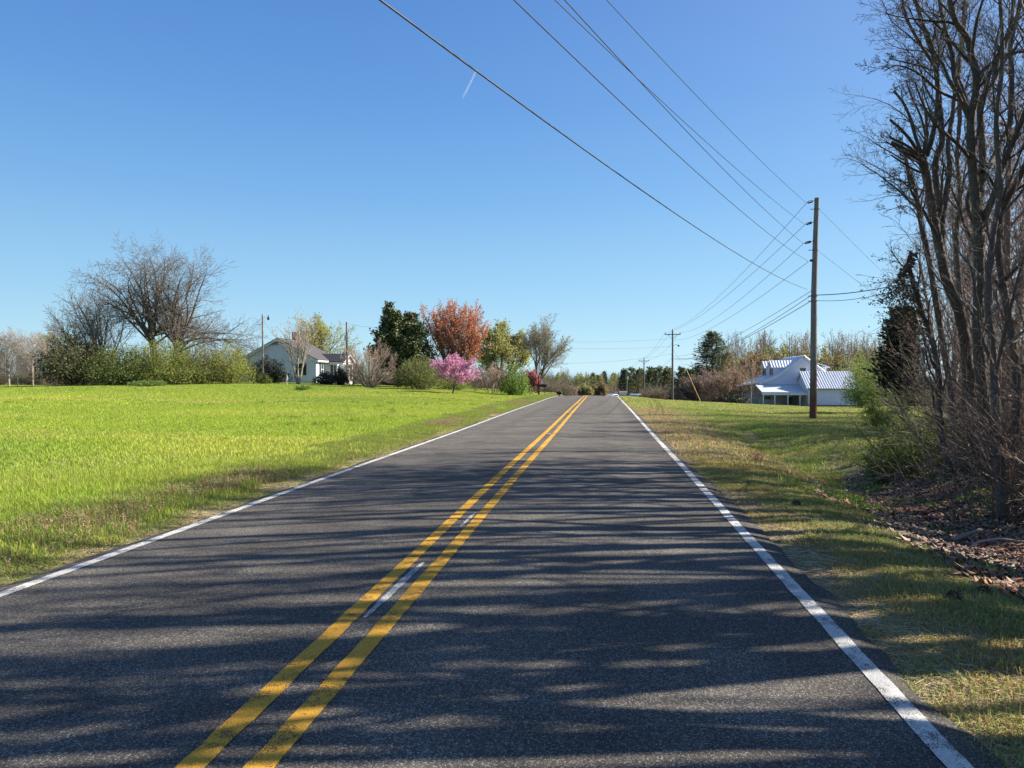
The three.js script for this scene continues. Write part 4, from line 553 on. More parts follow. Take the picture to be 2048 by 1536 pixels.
{ // vines on the leaning trunk: dark evergreen leaf clusters hanging to its left
  const R = rng(510), o = P(1840, 650, 13.6); const t = thing('vine', 'dark leafy vine hanging from the broken leaning trunk', 'vine', V3(o.x, H(o.x, o.z), o.z)); const lf = new Geo(), st = new Geo(), dk = new Geo(), org = t.position;
  for (let k = 0; k < 46; k++) { const a = P(1822 + R() * 40, 560 + R() * 130, 13.6 + (R() - .5) * .8).sub(org), l = .35 + .65 * R(), d = V3(-.8 - .3 * R(), -.35 + .9 * R(), (R() - .5) * .8), b = a.clone().addScaledVector(d, l), m = a.clone().lerp(b, .5).add(V3(0, .12, 0)); st.tube([a, m, b], [.006, .005, .003], 3, [.14, .1, .08]); for (let j = 0; j < 34; j++) { const w = R(), q = V3().lerpVectors(w < .5 ? a : m, w < .5 ? m : b, (w * 2) % 1).add(V3((R() - .5) * .16, (R() - .5) * .16, (R() - .5) * .16)); lf.rleaf(R, q, .055, .03, vary(R, pick(R, [[.07, .085, .04], [.10, .11, .06], [.12, .09, .07]]), .3)); } }
  for (let k = 0; k < 190; k++) { const h = R(), q = P(1798 + h * 22 + R() * 16 - (h > .5 ? 0 : 6), 566 - h * 66 + (R() - .5) * 14, 13.5 + (R() - .5) * .5).sub(org); dk.rleaf(R, q, .085, .055, vary(R, [[.07, .05, .035], [.10, .055, .04]][k % 2], .3), .4); }
  st.build('stems', M.twig, t); lf.build('foliage', M.leaf, t); dk.build('dead_leaves', M.litter, t);
}
// woods behind: two prototypes, copied with labels of their own
const woodA = spec([lvl(6, .08, .02, .35, 8, 14, .28, .55, .36, .35, .45), lvl(5, .3, .05, .35, 4, 6, .2, .6, .5, .4, .55), lvl(3, .42, .03, .4, 3, 4, .15, .65, .55, .4, .6), lvl(2, .4, .01, .5, 3, 2, .1, .6, .6, .4, .7), lvl(2, .3, 0, .5, 3)], [.29, .22, .18], .0045);
const WG = 'bare trees of the woods on the right';
const woods = [
  ['tall reddish budding tree in the woods behind the roadside trees, right of their trunks', 9.4, -15.2, 13.5, 2], ['bare woods tree with brown buds directly behind the hacked roadside tree', 9.6, -18.5, 12, 0],
  ['bare woods tree at the far right edge, behind the right leaning trunk', 8.6, -13.2, 12.5, 0], ['reddish woods tree between the dark shaded cedar and the roadside trunks', 14.2, -31, 12.5, 2],
  ['bare woods tree behind the dark shaded cedar', 21, -47, 15, 1], ['bare woods tree just right of the dark shaded cedar', 17, -38, 13, 0], ['reddish woods tree far back at the right edge', 17, -28, 14, 2], ['brown woods tree far back behind the tallest roadside tree', 12.6, -24.5, 12, 1],
];
const protoOpt = [{ h: 8.6, r: .12, stems: [[.03, 0, 0, 1]] }, { h: 8.6, r: .13, stems: [[.06, 2, 0, 1], [.18, 5, .15, .85]] }, { h: 8.6, r: .12, stems: [[.05, 1, 0, 1]], leaf: { name: 'buds', per: 4, len: .075, wid: .05, jit: .06, cols: [[.20, .10, .08], [.18, .11, .085]] } }];
const protos = [];
function wood(label, x, z, h, kind, turn, group) {
  const pos = V3(x, H(x, z), z), k = h / 11.5;
  if (!protos[kind]) { const t = protos[kind] = tree('woods_tree', label, 'tree', pos, 520 + kind, { spec: woodA, ...protoOpt[kind], group }); t.rotation.y = turn; t.scale.setScalar(k); return t; }
  return dup(protos[kind], pos, turn, k, label, group);
}
woods.forEach(([label, x, z, h, kind], i) => wood(label, x, z, h, kind, i * 1.9, WG));
// the same woods go on to the right of the frame, beside the camera: they shade the road
{ // forked, limby trees like the ones in view
  const shadeS = spec([lvl(7, .07, .01, .5, 8, 5, .22, .3, .72, .2, .7), lvl(7, .14, .06, .3, 6, 3, .3, .45, .5, .4, .5), lvl(6, .3, .04, .35, 4, 2, .2, .6, .5, .4, .5), lvl(4, .4, .01, .4, 3)], [.15, .12, .10], .004);
  const list = [[6.0, -3.9, 1], [6.6, -6.4, .95], [6.7, -8.8, 1], [9.2, -5.4, 1.15], [9.6, -8.2, 1.1], [8.2, -11.2, 1.05], [8.4, -2.2, 1.1], [12.4, -9.8, 1.2]];
  const t = tree('roadside_tree', 'forked bare tree of the roadside woods, out of view to the right', 'tree', V3(6.0, H(6.0, -3.9), -3.9), 530, { spec: shadeS, h: 7.6, r: .15, stems: [[.04, 0, 0, 1], [.14, 2, .2, .95], [.12, 4.4, .2, .9]], group: 'bare trees beside the road, right of the view' });
  list.forEach(([x, z, k], i) => i && dup(t, V3(x, H(x, z), z), i * 2.1, k));
}
[[18.5, -29.5, 15.5, 0], [22, -30.5, 16, 1], [27, -35, 17, 2], [21, -34.5, 15.5, 1], [24, -36, 16, 0], [26, -41, 16, 2], [29, -38, 17, 1], [24.5, -31.5, 15, 0]].forEach(([x, z, h, k], i) => wood('tall bare tree deeper in the woods, out of view to the right', x, z, h, k, i * 1.7, 'tall trees deeper in the woods'));
// brush: arching bare stems under the trees
const brushS = spec([lvl(8, .26, -.02, .35, 5, 7, .15, .5, .42, .3, .55), lvl(5, .32, .01, .4, 3, 4, .15, .55, .5, .4, .6), lvl(4, .3, .01, .5, 3)], [.30, .215, .16], .0022);
const brushStems = [...Array(17)].map((_, k) => [.25 + .75 * h2(k, 5), k * 2.1 + h2(k, 9), .45 * h2(k, 2), .5 + .6 * h2(k, 3)]);
const B0 = tree('bare_brush', 'tangle of bare brush at the foot of the nearest thin roadside trunk', 'brush', V3(6.2, H(6.2, -9.9), -9.9), 560, { spec: brushS, h: 1.9, r: .014, stems: brushStems, group: 'bare brush under the trees' });
[[5.6, -11.4, 1.0, 1, 'tangle of bare brush between the tallest roadside tree and the ditch'], [6.6, -12.6, 1.25, 2.2, 'tangle of bare brush behind the tallest roadside tree'], [7.6, -14.8, 1.3, 4, 'bare brush beneath the hacked roadside tree'], [8, -16.8, 1.0, .3, 'bare brush behind the vine wrapped leaning trunk'], [9.3, -18.5, 1.0, 3, 'bare brush at the left edge of the woods above the ditch'], [8.8, -14.4, 1.6, 5, 'tall bare brush deep behind the right roadside trunks'], [7.4, -11.4, 1.5, 1.4, 'tall bare brush at the right edge of the photo'], [11.6, -20.5, 1.2, 2.7, 'tall bare brush in front of the dark shaded cedar'], [12, -18.6, 1.6, .9, 'tallest bare brush deep in the woods'], [9.8, -16.2, 2.0, 3.6, 'tall bare brush behind the vine covered trunks'], [8.2, -12.6, 1.9, 4.6, 'high bare brush between the trunks at the right edge'], [14, -23.5, 1.6, 2.0, 'high bare brush far back near the shaded cedar'], [6.6, -10.6, 1.45, 5.5, 'bare brush beside the trunk that leans right']].forEach(([x, z, s, a, label]) => dup(B0, V3(x, H(x, z), z), a, s, label));
// taller brown brush filling the depth of the woods
const brushT = spec([lvl(7, .15, .02, .35, 5, 9, .12, .5, .42, .3, .55), lvl(5, .3, .02, .4, 3, 6, .15, .6, .5, .4, .6), lvl(3, .35, .01, .5, 3, 2, .1, .6, .55, .4, .7), lvl(2, .3, 0, .5, 3)], [.24, .17, .13], .003);
const B1 = tree('tall_brush', 'tall brown brush in the depth of the woods, right of the shaded cedar', 'brush', V3(11.5, H(11.5, -23), -23), 562, { spec: brushT, h: 4.4, r: .028, stems: [...Array(9)].map((_, k) => [.1 + .5 * h2(k, 15), k * 2.1 + h2(k, 19), .7 * h2(k, 12), .6 + .5 * h2(k, 13)]), leaf: { name: 'dry_leaves', per: 1, len: .05, wid: .03, jit: .05, cols: [[.22, .13, .08], [.18, .11, .08]] }, group: 'tall brown brush in the woods' });
[[9.4, -20.2, .9, 1, 'tall brown brush behind the vine wrapped trunk'], [10.4, -17.2, 1.1, 2, 'tall brown brush between the two largest roadside trunks'], [9.2, -14.6, 1.05, 3, 'tall brown brush behind the tallest roadside trunk'], [8.8, -12.4, 1.0, 4, 'tall brown brush at the right edge behind the leaning trunk'], [12.6, -19.8, 1.3, 5, 'tall brown brush deep in the woods at the right'], [11.6, -15.6, 1.25, 6, 'tall brown brush far right in the depth of the woods'], [14.6, -27.5, 1.2, .5, 'tall brown brush just right of the shaded cedar']].forEach(([x, z, s, a, label]) => dup(B1, V3(x, H(x, z), z), a, s, label));
// leafing shrubs at the edge of the lawn
function leafyShrub(label, x, z, seed, o) { return tree('leafing_shrub', label, 'shrub', V3(x, H(x, z), z), seed, { spec: brushS, h: o.h, r: .013, stems: [...Array(o.n || 15)].map((_, k) => [.15 + (o.lean || .75) * h2(k, seed), k * 2.1 + h2(k, 9), .3 * h2(k, seed + 1), .55 + .55 * h2(k, seed + 2)]), leaf: { per: (o.per || 2) * 4, len: .05, wid: .03, jit: .12, cols: o.cols || [[.22, .30, .05], [.17, .25, .04], [.27, .33, .07]] } }); }
leafyShrub('bright yellow green leafing shrub on the lawn right of the utility pole', 9.2, -24.2, 571, { h: 1.45, n: 20, per: 3, lean: .7 });
leafyShrub('green leafing shrub at the edge of the litter, in front of the bright one', 6.6, -16.4, 572, { h: .95, n: 18, per: 2 });
leafyShrub('low green leafing shrub beside the ditch weeds', 5.7, -15.2, 573, { h: .7, n: 14, per: 2, cols: [[.15, .21, .04], [.20, .25, .06]] });
leafyShrub('leafing shrub half hidden behind the brush at the woods edge', 7.9, -17.6, 574, { h: 1.3, n: 14, per: 2, cols: [[.16, .20, .05], [.22, .24, .07]] });
leafyShrub('olive leafing shrub under the vine wrapped trunk', 7.2, -14.6, 575, { h: .95, n: 14, per: 1.5, cols: [[.14, .17, .05], [.19, .20, .06]] });
// litter on the ground: fallen branch, bits of rubbish
{ const t = thing('fallen_branch', 'pale broken branch lying on the dead leaves at the right', 'branch', V3(0, 0, 0)), a = P(1898, 1062, 9.4), b = P(1932, 1050, 9.6), c = P(1962, 1040, 9.8); t.position.set(b.x, H(b.x, b.z), b.z); const g = new Geo(), q = (p, y) => V3(p.x - b.x, y, p.z - b.z); g.tube([q(P(1850, 1075, 9.1), .02), q(a, .06), q(b, .10), q(c, .13)], [.012, .028, .034, .026], 8, [.42, .36, .29], [.5, .42, .32]); g.build('branch', M.bark, t); const s = new Geo(); s.tube([q(b, .1), q(P(1945, 1062, 9.5), .05)], [.014, .006], 5, [.4, .34, .28]); s.build('side_twig', M.twig, t); }
{ const p = ground(2000, 9.2), g = new Geo(); g.tube([V3(-.5, .02, .2), V3(-.3, .12, .12), V3(0, .14, 0), V3(.3, .10, -.05), V3(.6, .03, -.1)], [.008, .013, .014, .012, .006], 6, [.40, .33, .27]); const m = g.build('fallen_branch', M.twig); m.position.copy(p); tag(m, 'thin curved dead branch right of the pale broken one', 'branch'); }
const scrap = (px, d, w, l, label, col, tilt) => { const p = ground(px, d), g = new Geo(), n = 5; for (let i = 0; i <= n; i++) for (let j = 0; j <= 1; j++) g.vert((i / n - .5) * l, .03 + .02 * Math.sin(i * 1.9) + .02 * j, (j - .5) * w + .015 * Math.sin(i * 2.7), .1 * Math.sin(i), 1, .1, col); for (let i = 0; i < n; i++) { const a = i * 2; g.i.push(a, a + 1, a + 2, a + 1, a + 3, a + 2); } const m = g.build('litter_scrap', new THREE.MeshStandardMaterial({ vertexColors: true, roughness: .6, side: THREE.DoubleSide, map: grainTex })); m.position.copy(p); m.rotation.set(tilt, .7, .15); tag(m, label, 'litter'); };
scrap(1617, 12.4, .05, .20, 'narrow white scrap of litter on the grass edge of the ditch', [.75, .76, .78], -.5);
scrap(1632, 13.8, .08, .13, 'small bluish white scrap of litter among the ditch weeds', [.62, .68, .75], -.3);
scrap(2044, 7.4, .10, .16, 'dark blue scrap of litter at the right edge of the photo', [.02, .04, .18], -.4);
{ const p = ground(1518, 15.4); const R = rng(590), g = new Geo(), s = new Geo(); for (let k = 0; k < 26; k++) { const a = R() * 6.28, r = .16 * R(), h = .12 + .16 * R(); s.tube([V3(Math.cos(a) * r * .4, 0, Math.sin(a) * r * .4), V3(Math.cos(a) * r, h, Math.sin(a) * r)], [.003, .002], 3, [.22, .12, .08]); for (let j = 0; j < 3; j++) g.rleaf(R, V3(Math.cos(a) * r, h * (.6 + .4 * R()), Math.sin(a) * r), .035, .02, vary(R, [.42, .14, .10], .3)); } const t = thing('sorrel_clump', 'small reddish weed clump on the slope of the right verge', 'weed', p); s.build('stems', M.twig, t); g.build('foliage', M.leaf, t); }
[[1594, 9.6, .05, 'dark pine cone lying on the right verge'], [1905, 5.6, .05, 'dark pine cone on the verge grass at the lower right'], [1960, 5.9, .055, 'dark pine cone near the lower right edge']].forEach(([px, d, r, label], n) => { const p = ground(px, d), R = rng(600 + n), g = new Geo(); for (let k = 0; k < 60; k++) { const f = k / 60, a = k * 2.4, rr = r * Math.sin(Math.PI * (.12 + .8 * f)), ax = V3(Math.cos(a), .55, Math.sin(a)).normalize(); g.leaf(V3(Math.cos(a) * rr * .5, f * r * 2, Math.sin(a) * rr * .5), ax, V3(-Math.sin(a), 0, Math.cos(a)), rr * .8 + .006, .016, vary(R, [.07, .05, .04], .3)); } g.tube([V3(0, 0, 0), V3(0, r * 2, 0)], [r * .5, r * .2], 7, [.05, .035, .03], true); const m = g.build('pine_cone', M.litter); m.position.copy(p).add(V3(0, .03, 0)); m.rotation.set(1.3, n, .3); tag(m, label, 'pine cone'); });

// ---------- utility poles and wires ----------
const WOODP = [.26, .23, .20], PORC = [.10, .09, .10];
function insulator(n, a, b, parent) { // dead-end string of bells from a to b
  const t = new Geo(), d = V3().subVectors(b, a), L = d.length(); d.normalize();
  t.tube([a, b], [.014, .014], 5, [.2, .2, .2]);
  for (let k = 0; k < n; k++) { const c = a.clone().addScaledVector(d, L * (.35 + .6 * k / n)); t.tube([c.clone().addScaledVector(d, -.05), c.clone().addScaledVector(d, -.01), c.clone().addScaledVector(d, .05)], [.03, .068, .03], 9, [.055, .05, .055]); }
  return t.build('insulator', M.steel, parent);
}
function wire(label, a, b, sag, r, col = [.035, .037, .04], group) { const g = new Geo(), pts = [], N = 28; for (let k = 0; k <= N; k++) { const t = k / N, p = V3().lerpVectors(a, b, t).sub(a); p.y -= 4 * sag * t * (1 - t); pts.push(p); } g.tube(pts, pts.map(() => r), 5, col); const m = g.build('overhead_wire', M.wire); m.position.copy(a); return tag(m, label, 'wire', group); }
const PD = 34;                                                    // depth of the near pole
{
  const t = thing('utility_pole', 'tall grey wooden utility pole nearest the camera, rust brown at its base', 'utility pole', ground(1626, PD)), o = t.position.clone(), top = P(1634, 396, PD).sub(o);
  const A = V3(0, -.3, 0), mid = P(1627, 765, PD).sub(o), g = new Geo(), lo = new Geo();
  const stain = (y, s) => { const f = clamp(sst(mid.y - .7, mid.y + .9, y + .9 * (vn(s * 1.7, y * 2.3) - .5) + .7 * (vn(s * 5.1, y * .8) - .5))); return mixc([.15, .068, .04], WOODP, f); }, ring = (a, b, n) => [...Array(n + 1)].map((_, k) => V3().lerpVectors(a, b, k / n)); { const q = ring(A, mid, 10); lo.tube(q, q.map((_, k) => .165 - .001 * k), 14, (k, s) => stain(q[k].y, s % 14)); }
  const u1 = P(1628, 590, PD).sub(o), up = [...ring(mid, u1, 18), ...ring(u1, P(1631, 480, PD).sub(o), 3).slice(1), top]; g.tube(up, up.map((p) => lerp(.155, .11, (p.y - mid.y) / (top.y - mid.y))), 14, (k, s) => stain(up[k].y, s % 14), [.2, .18, .16]);
  g.build('pole_shaft', M.pole, t); lo.build('pole_base', M.pole, t).userData.label = 'stained brown base of the pole';
  for (const [y, x] of [[406, 1613], [449, 1610], [487, 1607]]) insulator(3, P(1629 - (y - 400) * .03, y - 5, PD).sub(o), P(x, y, PD - .2).sub(o), t);
  insulator(1, P(1625, 520, PD).sub(o), P(1616, 523, PD - .2).sub(o), t);
  for (const [y, x] of [[418, 1637], [500, 1633], [592, 1632], [602, 1632]]) { const b = new Geo(), p = P(x, y, PD - .1).sub(o); b.tube([p.clone().add(V3(-.36, 0, 0)), p.clone().add(V3(.06, 0, 0))], [.018, .018], 6, [.06, .06, .06]); b.build('bolt', M.steel, t); }
}
const PB = 110, P3 = 174, P4 = 286;
function crossPole(label, px, d, top, armY, aw, lamp) {
  const t = thing('utility_pole', label, 'utility pole', ground(px, d), 'utility poles with crossarms along the road'), o = t.position, H0 = P(px, top, d).y - o.y, ay = P(px, armY, d).y - o.y, s = aw / F * d / 2; delete t.userData.group;
  const g = new Geo(); g.tube([V3(0, -.3, 0), V3(0, H0 * .6, 0), V3(0, H0, 0)], [.17, .14, .11], 9, [.17, .145, .125], true); g.build('pole_shaft', M.pole, t);
  new Geo().box(-s, s, ay - .06, ay + .06, .1, .2, [.13, .11, .10]).build('crossarm', M.pole, t);
  for (const x of [-1, 1]) { const b = new Geo(); b.tube([V3(x * s * .55, ay - .05, .22), V3(0, ay - .75, .14)], [.03, .03], 5, [.12, .12, .12]); b.build('brace', M.steel, t); }
  for (const x of [-.95, .95, 0]) { const b = new Geo(), y = x ? ay + .06 : H0; b.tube([V3(x * s, y, .15 * !!x), V3(x * s, y + .12, .15 * !!x), V3(x * s, y + .24, .15 * !!x)], [.03, .07, .035], 7, PORC, true); b.build('insulator', M.steel, t); }
  if (lamp) { const b = new Geo(); b.tube([V3(0, H0 * .78, 0), V3(.45, H0 * .80, 0), V3(.9, H0 * .79, 0)], [.03, .025, .025], 6, [.3, .3, .3]); b.build('lamp_arm', M.steel, t); const l = new Geo(); l.tube([V3(.85, H0 * .79 + .06, 0), V3(.9, H0 * .79, 0), V3(.95, H0 * .79 - .22, 0)], [.06, .19, .13], 9, [.22, .22, .24], true); l.build('lamp_head', M.steel, t); }
  return { o: o.clone(), H0, ay, s };
}
const p2 = crossPole('crossarm utility pole with a street light, at the far side of the right lawn', 1345, PB, 661, 669, 31, true);
const p3 = crossPole('crossarm utility pole behind the silver car, farther along the road', 1288, P3, 717, 722, 20);
const p4 = crossPole('small distant crossarm pole at the right end of the road crest', 1230, P4, 746, 749, 11);
{ const t = thing('utility_pole', 'short thin light pole with a pale fitting among the cedars', 'utility pole', ground(1252, 180)), g = new Geo(), h = P(1256, 754, 180).y - t.position.y; g.tube([V3(0, -.3, 0), V3(.35, h, 0)], [.13, .09], 7, [.34, .31, .28], true); g.build('pole_shaft', M.pole, t); const b = new Geo(); b.tube([V3(.35, h - .5, .1), V3(.38, h + .1, .12), V3(.4, h + .3, .12)], [.15, .16, .05], 8, [.6, .6, .58], true); b.build('fitting', M.plain, t); }
{ const t = thing('utility_pole', 'tiny farthest pole just left of the distant crossarm pole', 'utility pole', ground(1219, 320)), g = new Geo(), h = P(1219, 757, 320).y - t.position.y; g.tube([V3(0, -.3, 0), V3(0, h, 0)], [.15, .12], 6, [.15, .13, .12], true); g.build('pole_shaft', M.pole, t); new Geo().box(-1, 1, h - .6, h - .45, .1, .2, [.13, .11, .1]).build('crossarm', M.pole, t); }
{ // yard light pole and service pole at the left house
  const t = thing('yard_light_pole', 'yard light pole in front of the gable of the left house', 'light pole', ground(526, 76)), g = new Geo(), o = t.position, h = P(525, 629, 76).y - o.y; g.tube([V3(0, -.2, 0), V3(-.03, h, 0)], [.11, .085], 9, [.33, .29, .26], true); g.build('pole_shaft', M.pole, t); const a = new Geo(); a.tube([V3(0, h - .35, 0), V3(.3, h - .28, 0), V3(.58, h - .33, 0)], [.02, .018, .018], 6, [.5, .5, .5]); a.build('lamp_arm', M.steel, t); const l = new Geo(); l.tube([V3(.6, h - .08, 0), V3(.6, h - .3, 0), V3(.6, h - .42, 0), V3(.6, h - .58, 0)], [.03, .07, .13, .12], 9, [.07, .07, .08], true); l.build('lamp_head', M.steel, t);
  wire('thin wire from the yard light pole down to the left house roof', V3(o.x, o.y + h - .5, o.z), P(556, 676, 88), .25, .010);
  const u = thing('utility_pole', 'wooden service pole between the left porch and the fan shaped tree', 'utility pole', ground(695, 84)), s = new Geo(), q = u.position, hh = P(693, 644, 84).y - q.y; s.tube([V3(0, -.2, 0), V3(-.1, hh, 0)], [.14, .10], 9, [.31, .26, .22], true); s.build('pole_shaft', M.pole, u); const e = new Geo(); e.tube([V3(.08, 2.4, .1), V3(.05, hh - 1.2, .1)], [.03, .03], 5, [.35, .35, .35]); e.build('conduit', M.steel, u); const tr = new Geo(); tr.tube([V3(-.18, hh - 2.1, .12), V3(-.18, hh - 1.5, .12)], [.12, .12], 9, [.35, .36, .37], true); tr.build('meter_can', M.steel, u);
  wire('thin wire from the left service pole to the dark evergreen', V3(q.x - .1, q.y + hh - .15, q.z), P(760, 655, 82), .12, .010);
}
// wires from the near pole over the road to a pole behind the camera on the left; (x at the top edge of the photo)
const overRoad = (label, ax, ay, px, r, sag, col) => { // swings the far end until the wire leaves the top edge at px
  const a = P(ax, ay, PD - .2), L = 52; let best = null;
  for (let k = 0; k <= 300; k++) { const th = .25 + k / 300 * .55, b = V3(a.x - Math.sin(th) * L, a.y + .1, a.z + Math.cos(th) * L); let e = 9e9; for (let j = 1; j < 200; j++) { const t = j / 200, p = V3().lerpVectors(a, b, t); p.y -= 4 * sag * t * (1 - t); const c = camera.worldToLocal(p); if (c.z > -1) break; const y = 768 - c.y / -c.z * F, x = 1024 + c.x / -c.z * F; if (y <= 0) { e = Math.abs(x - px); break; } } if (!best || e < best[0]) best = [e, b]; }
  return wire(label, a, best[1], sag, r, col);
};
overRoad('thick lowest cable crossing above the road from the near pole to the upper left', 1615, 579, 760, .0105, .9, [.06, .06, .063]);
overRoad('overhead wire from the small insulator, second from the left at the top edge', 1617, 523, 1019, .0085, .9);
overRoad('overhead wire from the lowest insulator string, fourth from the left at the top', 1607, 487, 1129, .0085, .8);
overRoad('overhead wire from the middle insulator string, third from the left at the top', 1610, 449, 1103, .0085, .8);
overRoad('rightmost overhead wire at the top edge, from the topmost insulator string', 1613, 406, 1213, .0085, .8);
const arm = (p, k) => k === 2 ? V3(p.o.x, p.o.y + p.H0 + .22, p.o.z) : V3(p.o.x + (k ? 1 : -1) * p.s * .95, p.o.y + p.ay + .28, p.o.z + .15);
wire('wire from the top insulator string to the pole with the street light', P(1613, 406, PD - .2), arm(p2, 2), 1.0, .011);
wire('wire from the middle insulator string to the crossarm of the street light pole', P(1610, 449, PD - .2), arm(p2, 0), 1.0, .011);
wire('wire from the lowest insulator string to the crossarm of the street light pole', P(1607, 487, PD - .2), arm(p2, 1), 1.0, .011);
wire('neutral wire from the small insulator of the near pole to the street light pole', P(1617, 523, PD - .2), P(1350, 680, PB), .9, .011);
wire('upper of the low cables from the near pole to the street light pole', P(1622, 582, PD), P(1346, 712, PB), .9, .012);
wire('middle low cable from the near pole to the street light pole', P(1622, 591, PD), P(1345, 715, PB), 1.2, .014);
wire('bottom low cable from the near pole to the street light pole', P(1622, 602, PD), P(1345, 718, PB), 1.0, .016);
for (const k of [0, 1, 2]) { wire(['left', 'right', 'top'][k] + ' wire from the street light pole to the pole behind the silver car', arm(p2, k), arm(p3, k), .9, .013); wire(['left', 'right', 'top'][k] + ' wire between the pole behind the silver car and the distant crossarm pole', arm(p3, k), arm(p4, k), 1.2, .014); }
wire('low cable from the street light pole to the pole behind the silver car', P(1345, 715, PB), P(1288, 742, P3), .9, .016);
wire('upper thick cable from the near pole into the trees on the right', P(1632, 590, PD), P(1830, 562, 27), .12, .02, [.06, .085, .085]);
wire('lower cable from the near pole into the trees on the right', P(1632, 601, PD), P(1830, 570, 27), .2, .012, [.06, .085, .085]);
wire('upper guy wire slanting from the near pole to the trees on the right', P(1638, 418, PD), P(1840, 618, 32), .02, .007);
wire('lower guy wire slanting from the near pole to the trees on the right', P(1634, 500, PD), P(1850, 665, 32), .02, .007);
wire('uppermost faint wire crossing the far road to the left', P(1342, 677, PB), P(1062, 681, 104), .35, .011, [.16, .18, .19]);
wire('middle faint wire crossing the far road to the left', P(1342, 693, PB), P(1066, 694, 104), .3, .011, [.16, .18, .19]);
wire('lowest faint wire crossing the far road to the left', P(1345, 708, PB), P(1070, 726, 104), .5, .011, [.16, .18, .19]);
wire('short service wire from the street light pole into the tall dark conifer', P(1347, 716, PB), P(1400, 712, 112), .2, .014);
{ const a = P(1402, 785, 100), b = P(1374, 742, 104); wire('guy wire above the yellow guard at the street light pole', b, P(1346, 700, PB), .0, .010); const t = thing('guy_guard', 'leaning yellow guy wire guard in front of the pink brush', 'guy guard', V3(a.x, H(a.x, a.z), a.z)); const g = new Geo(); g.tube([V3(0, -.1, 0), V3().subVectors(b, t.position)], [.05, .05], 7, [.55, .36, .10], true); g.build('guard_sleeve', M.plain, t); }

// ---------- houses ----------
const WH = [.75, .76, .86];
const rot = (o, a) => { o.rotation.y = a; return o; };
// lap siding filling an outline: for each height the left and right limits; boards are wedges proud of the wall
function siding(g, y0, y1, lim, zf, step = .2, axis = 'x', col = WH, holes = []) {
  for (let y = y0; y < y1 - .01; y += step) {
    const yt = Math.min(y + step, y1), [a0, b0] = lim(y), [a1, b1] = lim(yt); let cuts = [[Math.max(a0, a1), Math.min(b0, b1)]];
    for (const [ha, hb, hy0, hy1] of holes) if (yt > hy0 + .02 && y < hy1 - .02) cuts = cuts.flatMap(([p, q]) => [[p, Math.min(q, ha)], [Math.max(p, hb), q]]).filter(([p, q]) => q - p > .03);
    for (const [a, b] of cuts) { if (b - a < .05) continue; const V = (u, h, o) => axis === 'x' ? V3(u, h, zf + o) : V3(zf + o, h, -u); g.quad(V(a, y, .042), V(b, y, .042), V(b, yt, .008), V(a, yt, .008), col); g.quad(V(a, y, .006), V(b, y, .006), V(b, y, .042), V(a, y, .042), col); }
  }
}
function windowPart(parent, x, y, w, h, zf, o = {}) { // sash window in a +z (or +x) wall
  const f = new Geo(), gl = new Geo(), d = .05, k = .07, bx = (a, b, c, e, z0, z1, g, col) => o.axis === 'x+' ? g.box(zf + z0, zf + z1, c, e, -b, -a, col) : g.box(a, b, c, e, zf + z0, zf + z1, col);
  bx(x, x + k, y, y + h, 0, d, f, WH); bx(x + w - k, x + w, y, y + h, 0, d, f, WH); bx(x + k, x + w - k, y + h - k, y + h, 0, d, f, WH); bx(x + k, x + w - k, y, y + k, 0, d + .03, f, WH); bx(x + k, x + w - k, y + h / 2 - .03, y + h / 2 + .03, .005, d, f, WH);
  const m = f.build('window', M.plain, parent);
  for (const q of [0, 1]) { const g2 = new Geo(); bx(x + k, x + w - k, y + (q ? h / 2 + .03 : k), y + (q ? h - k : h / 2 - .03), -.02, .004, g2, o.pane || [1, 1, 1]); g2.build('pane', M.glass, m); }
  if (o.sh) for (const s of [-1, 1]) { if (o.sh === 'r' && s < 0) continue; const g3 = new Geo(), a = s < 0 ? x - .42 : x + w + .04; bx(a, a + .38, y - .02, y + h + .02, 0, .035, g3, [.02, .02, .022]); for (let q = 0; q < 9; q++) bx(a + .05, a + .33, y + .06 + q * h / 9.4, y + .06 + q * h / 9.4 + .05, .035, .05, g3, [.02, .02, .022]); g3.build('shutter', M.plain, m); }
  return m;
}
function roofSlope(g, a, b, c, d, th, col) { // slab with thickness from four upper corners (a,b eave, c,d ridge)
  const n = V3().subVectors(b, a).cross(V3().subVectors(d, a)).normalize(); if (n.y < 0) n.negate(); const q = [a, b, c, d], lo = q.map((p) => p.clone().addScaledVector(n, -th));
  g.quad(a, b, c, d, col); g.quad(lo[3], lo[2], lo[1], lo[0], col); for (let k = 0; k < 4; k++) g.quad(lo[k], lo[(k + 1) % 4], q[(k + 1) % 4], q[k], col);
}
const SHING = [.085, .075, .068], DSHING = [.03, .031, .036];
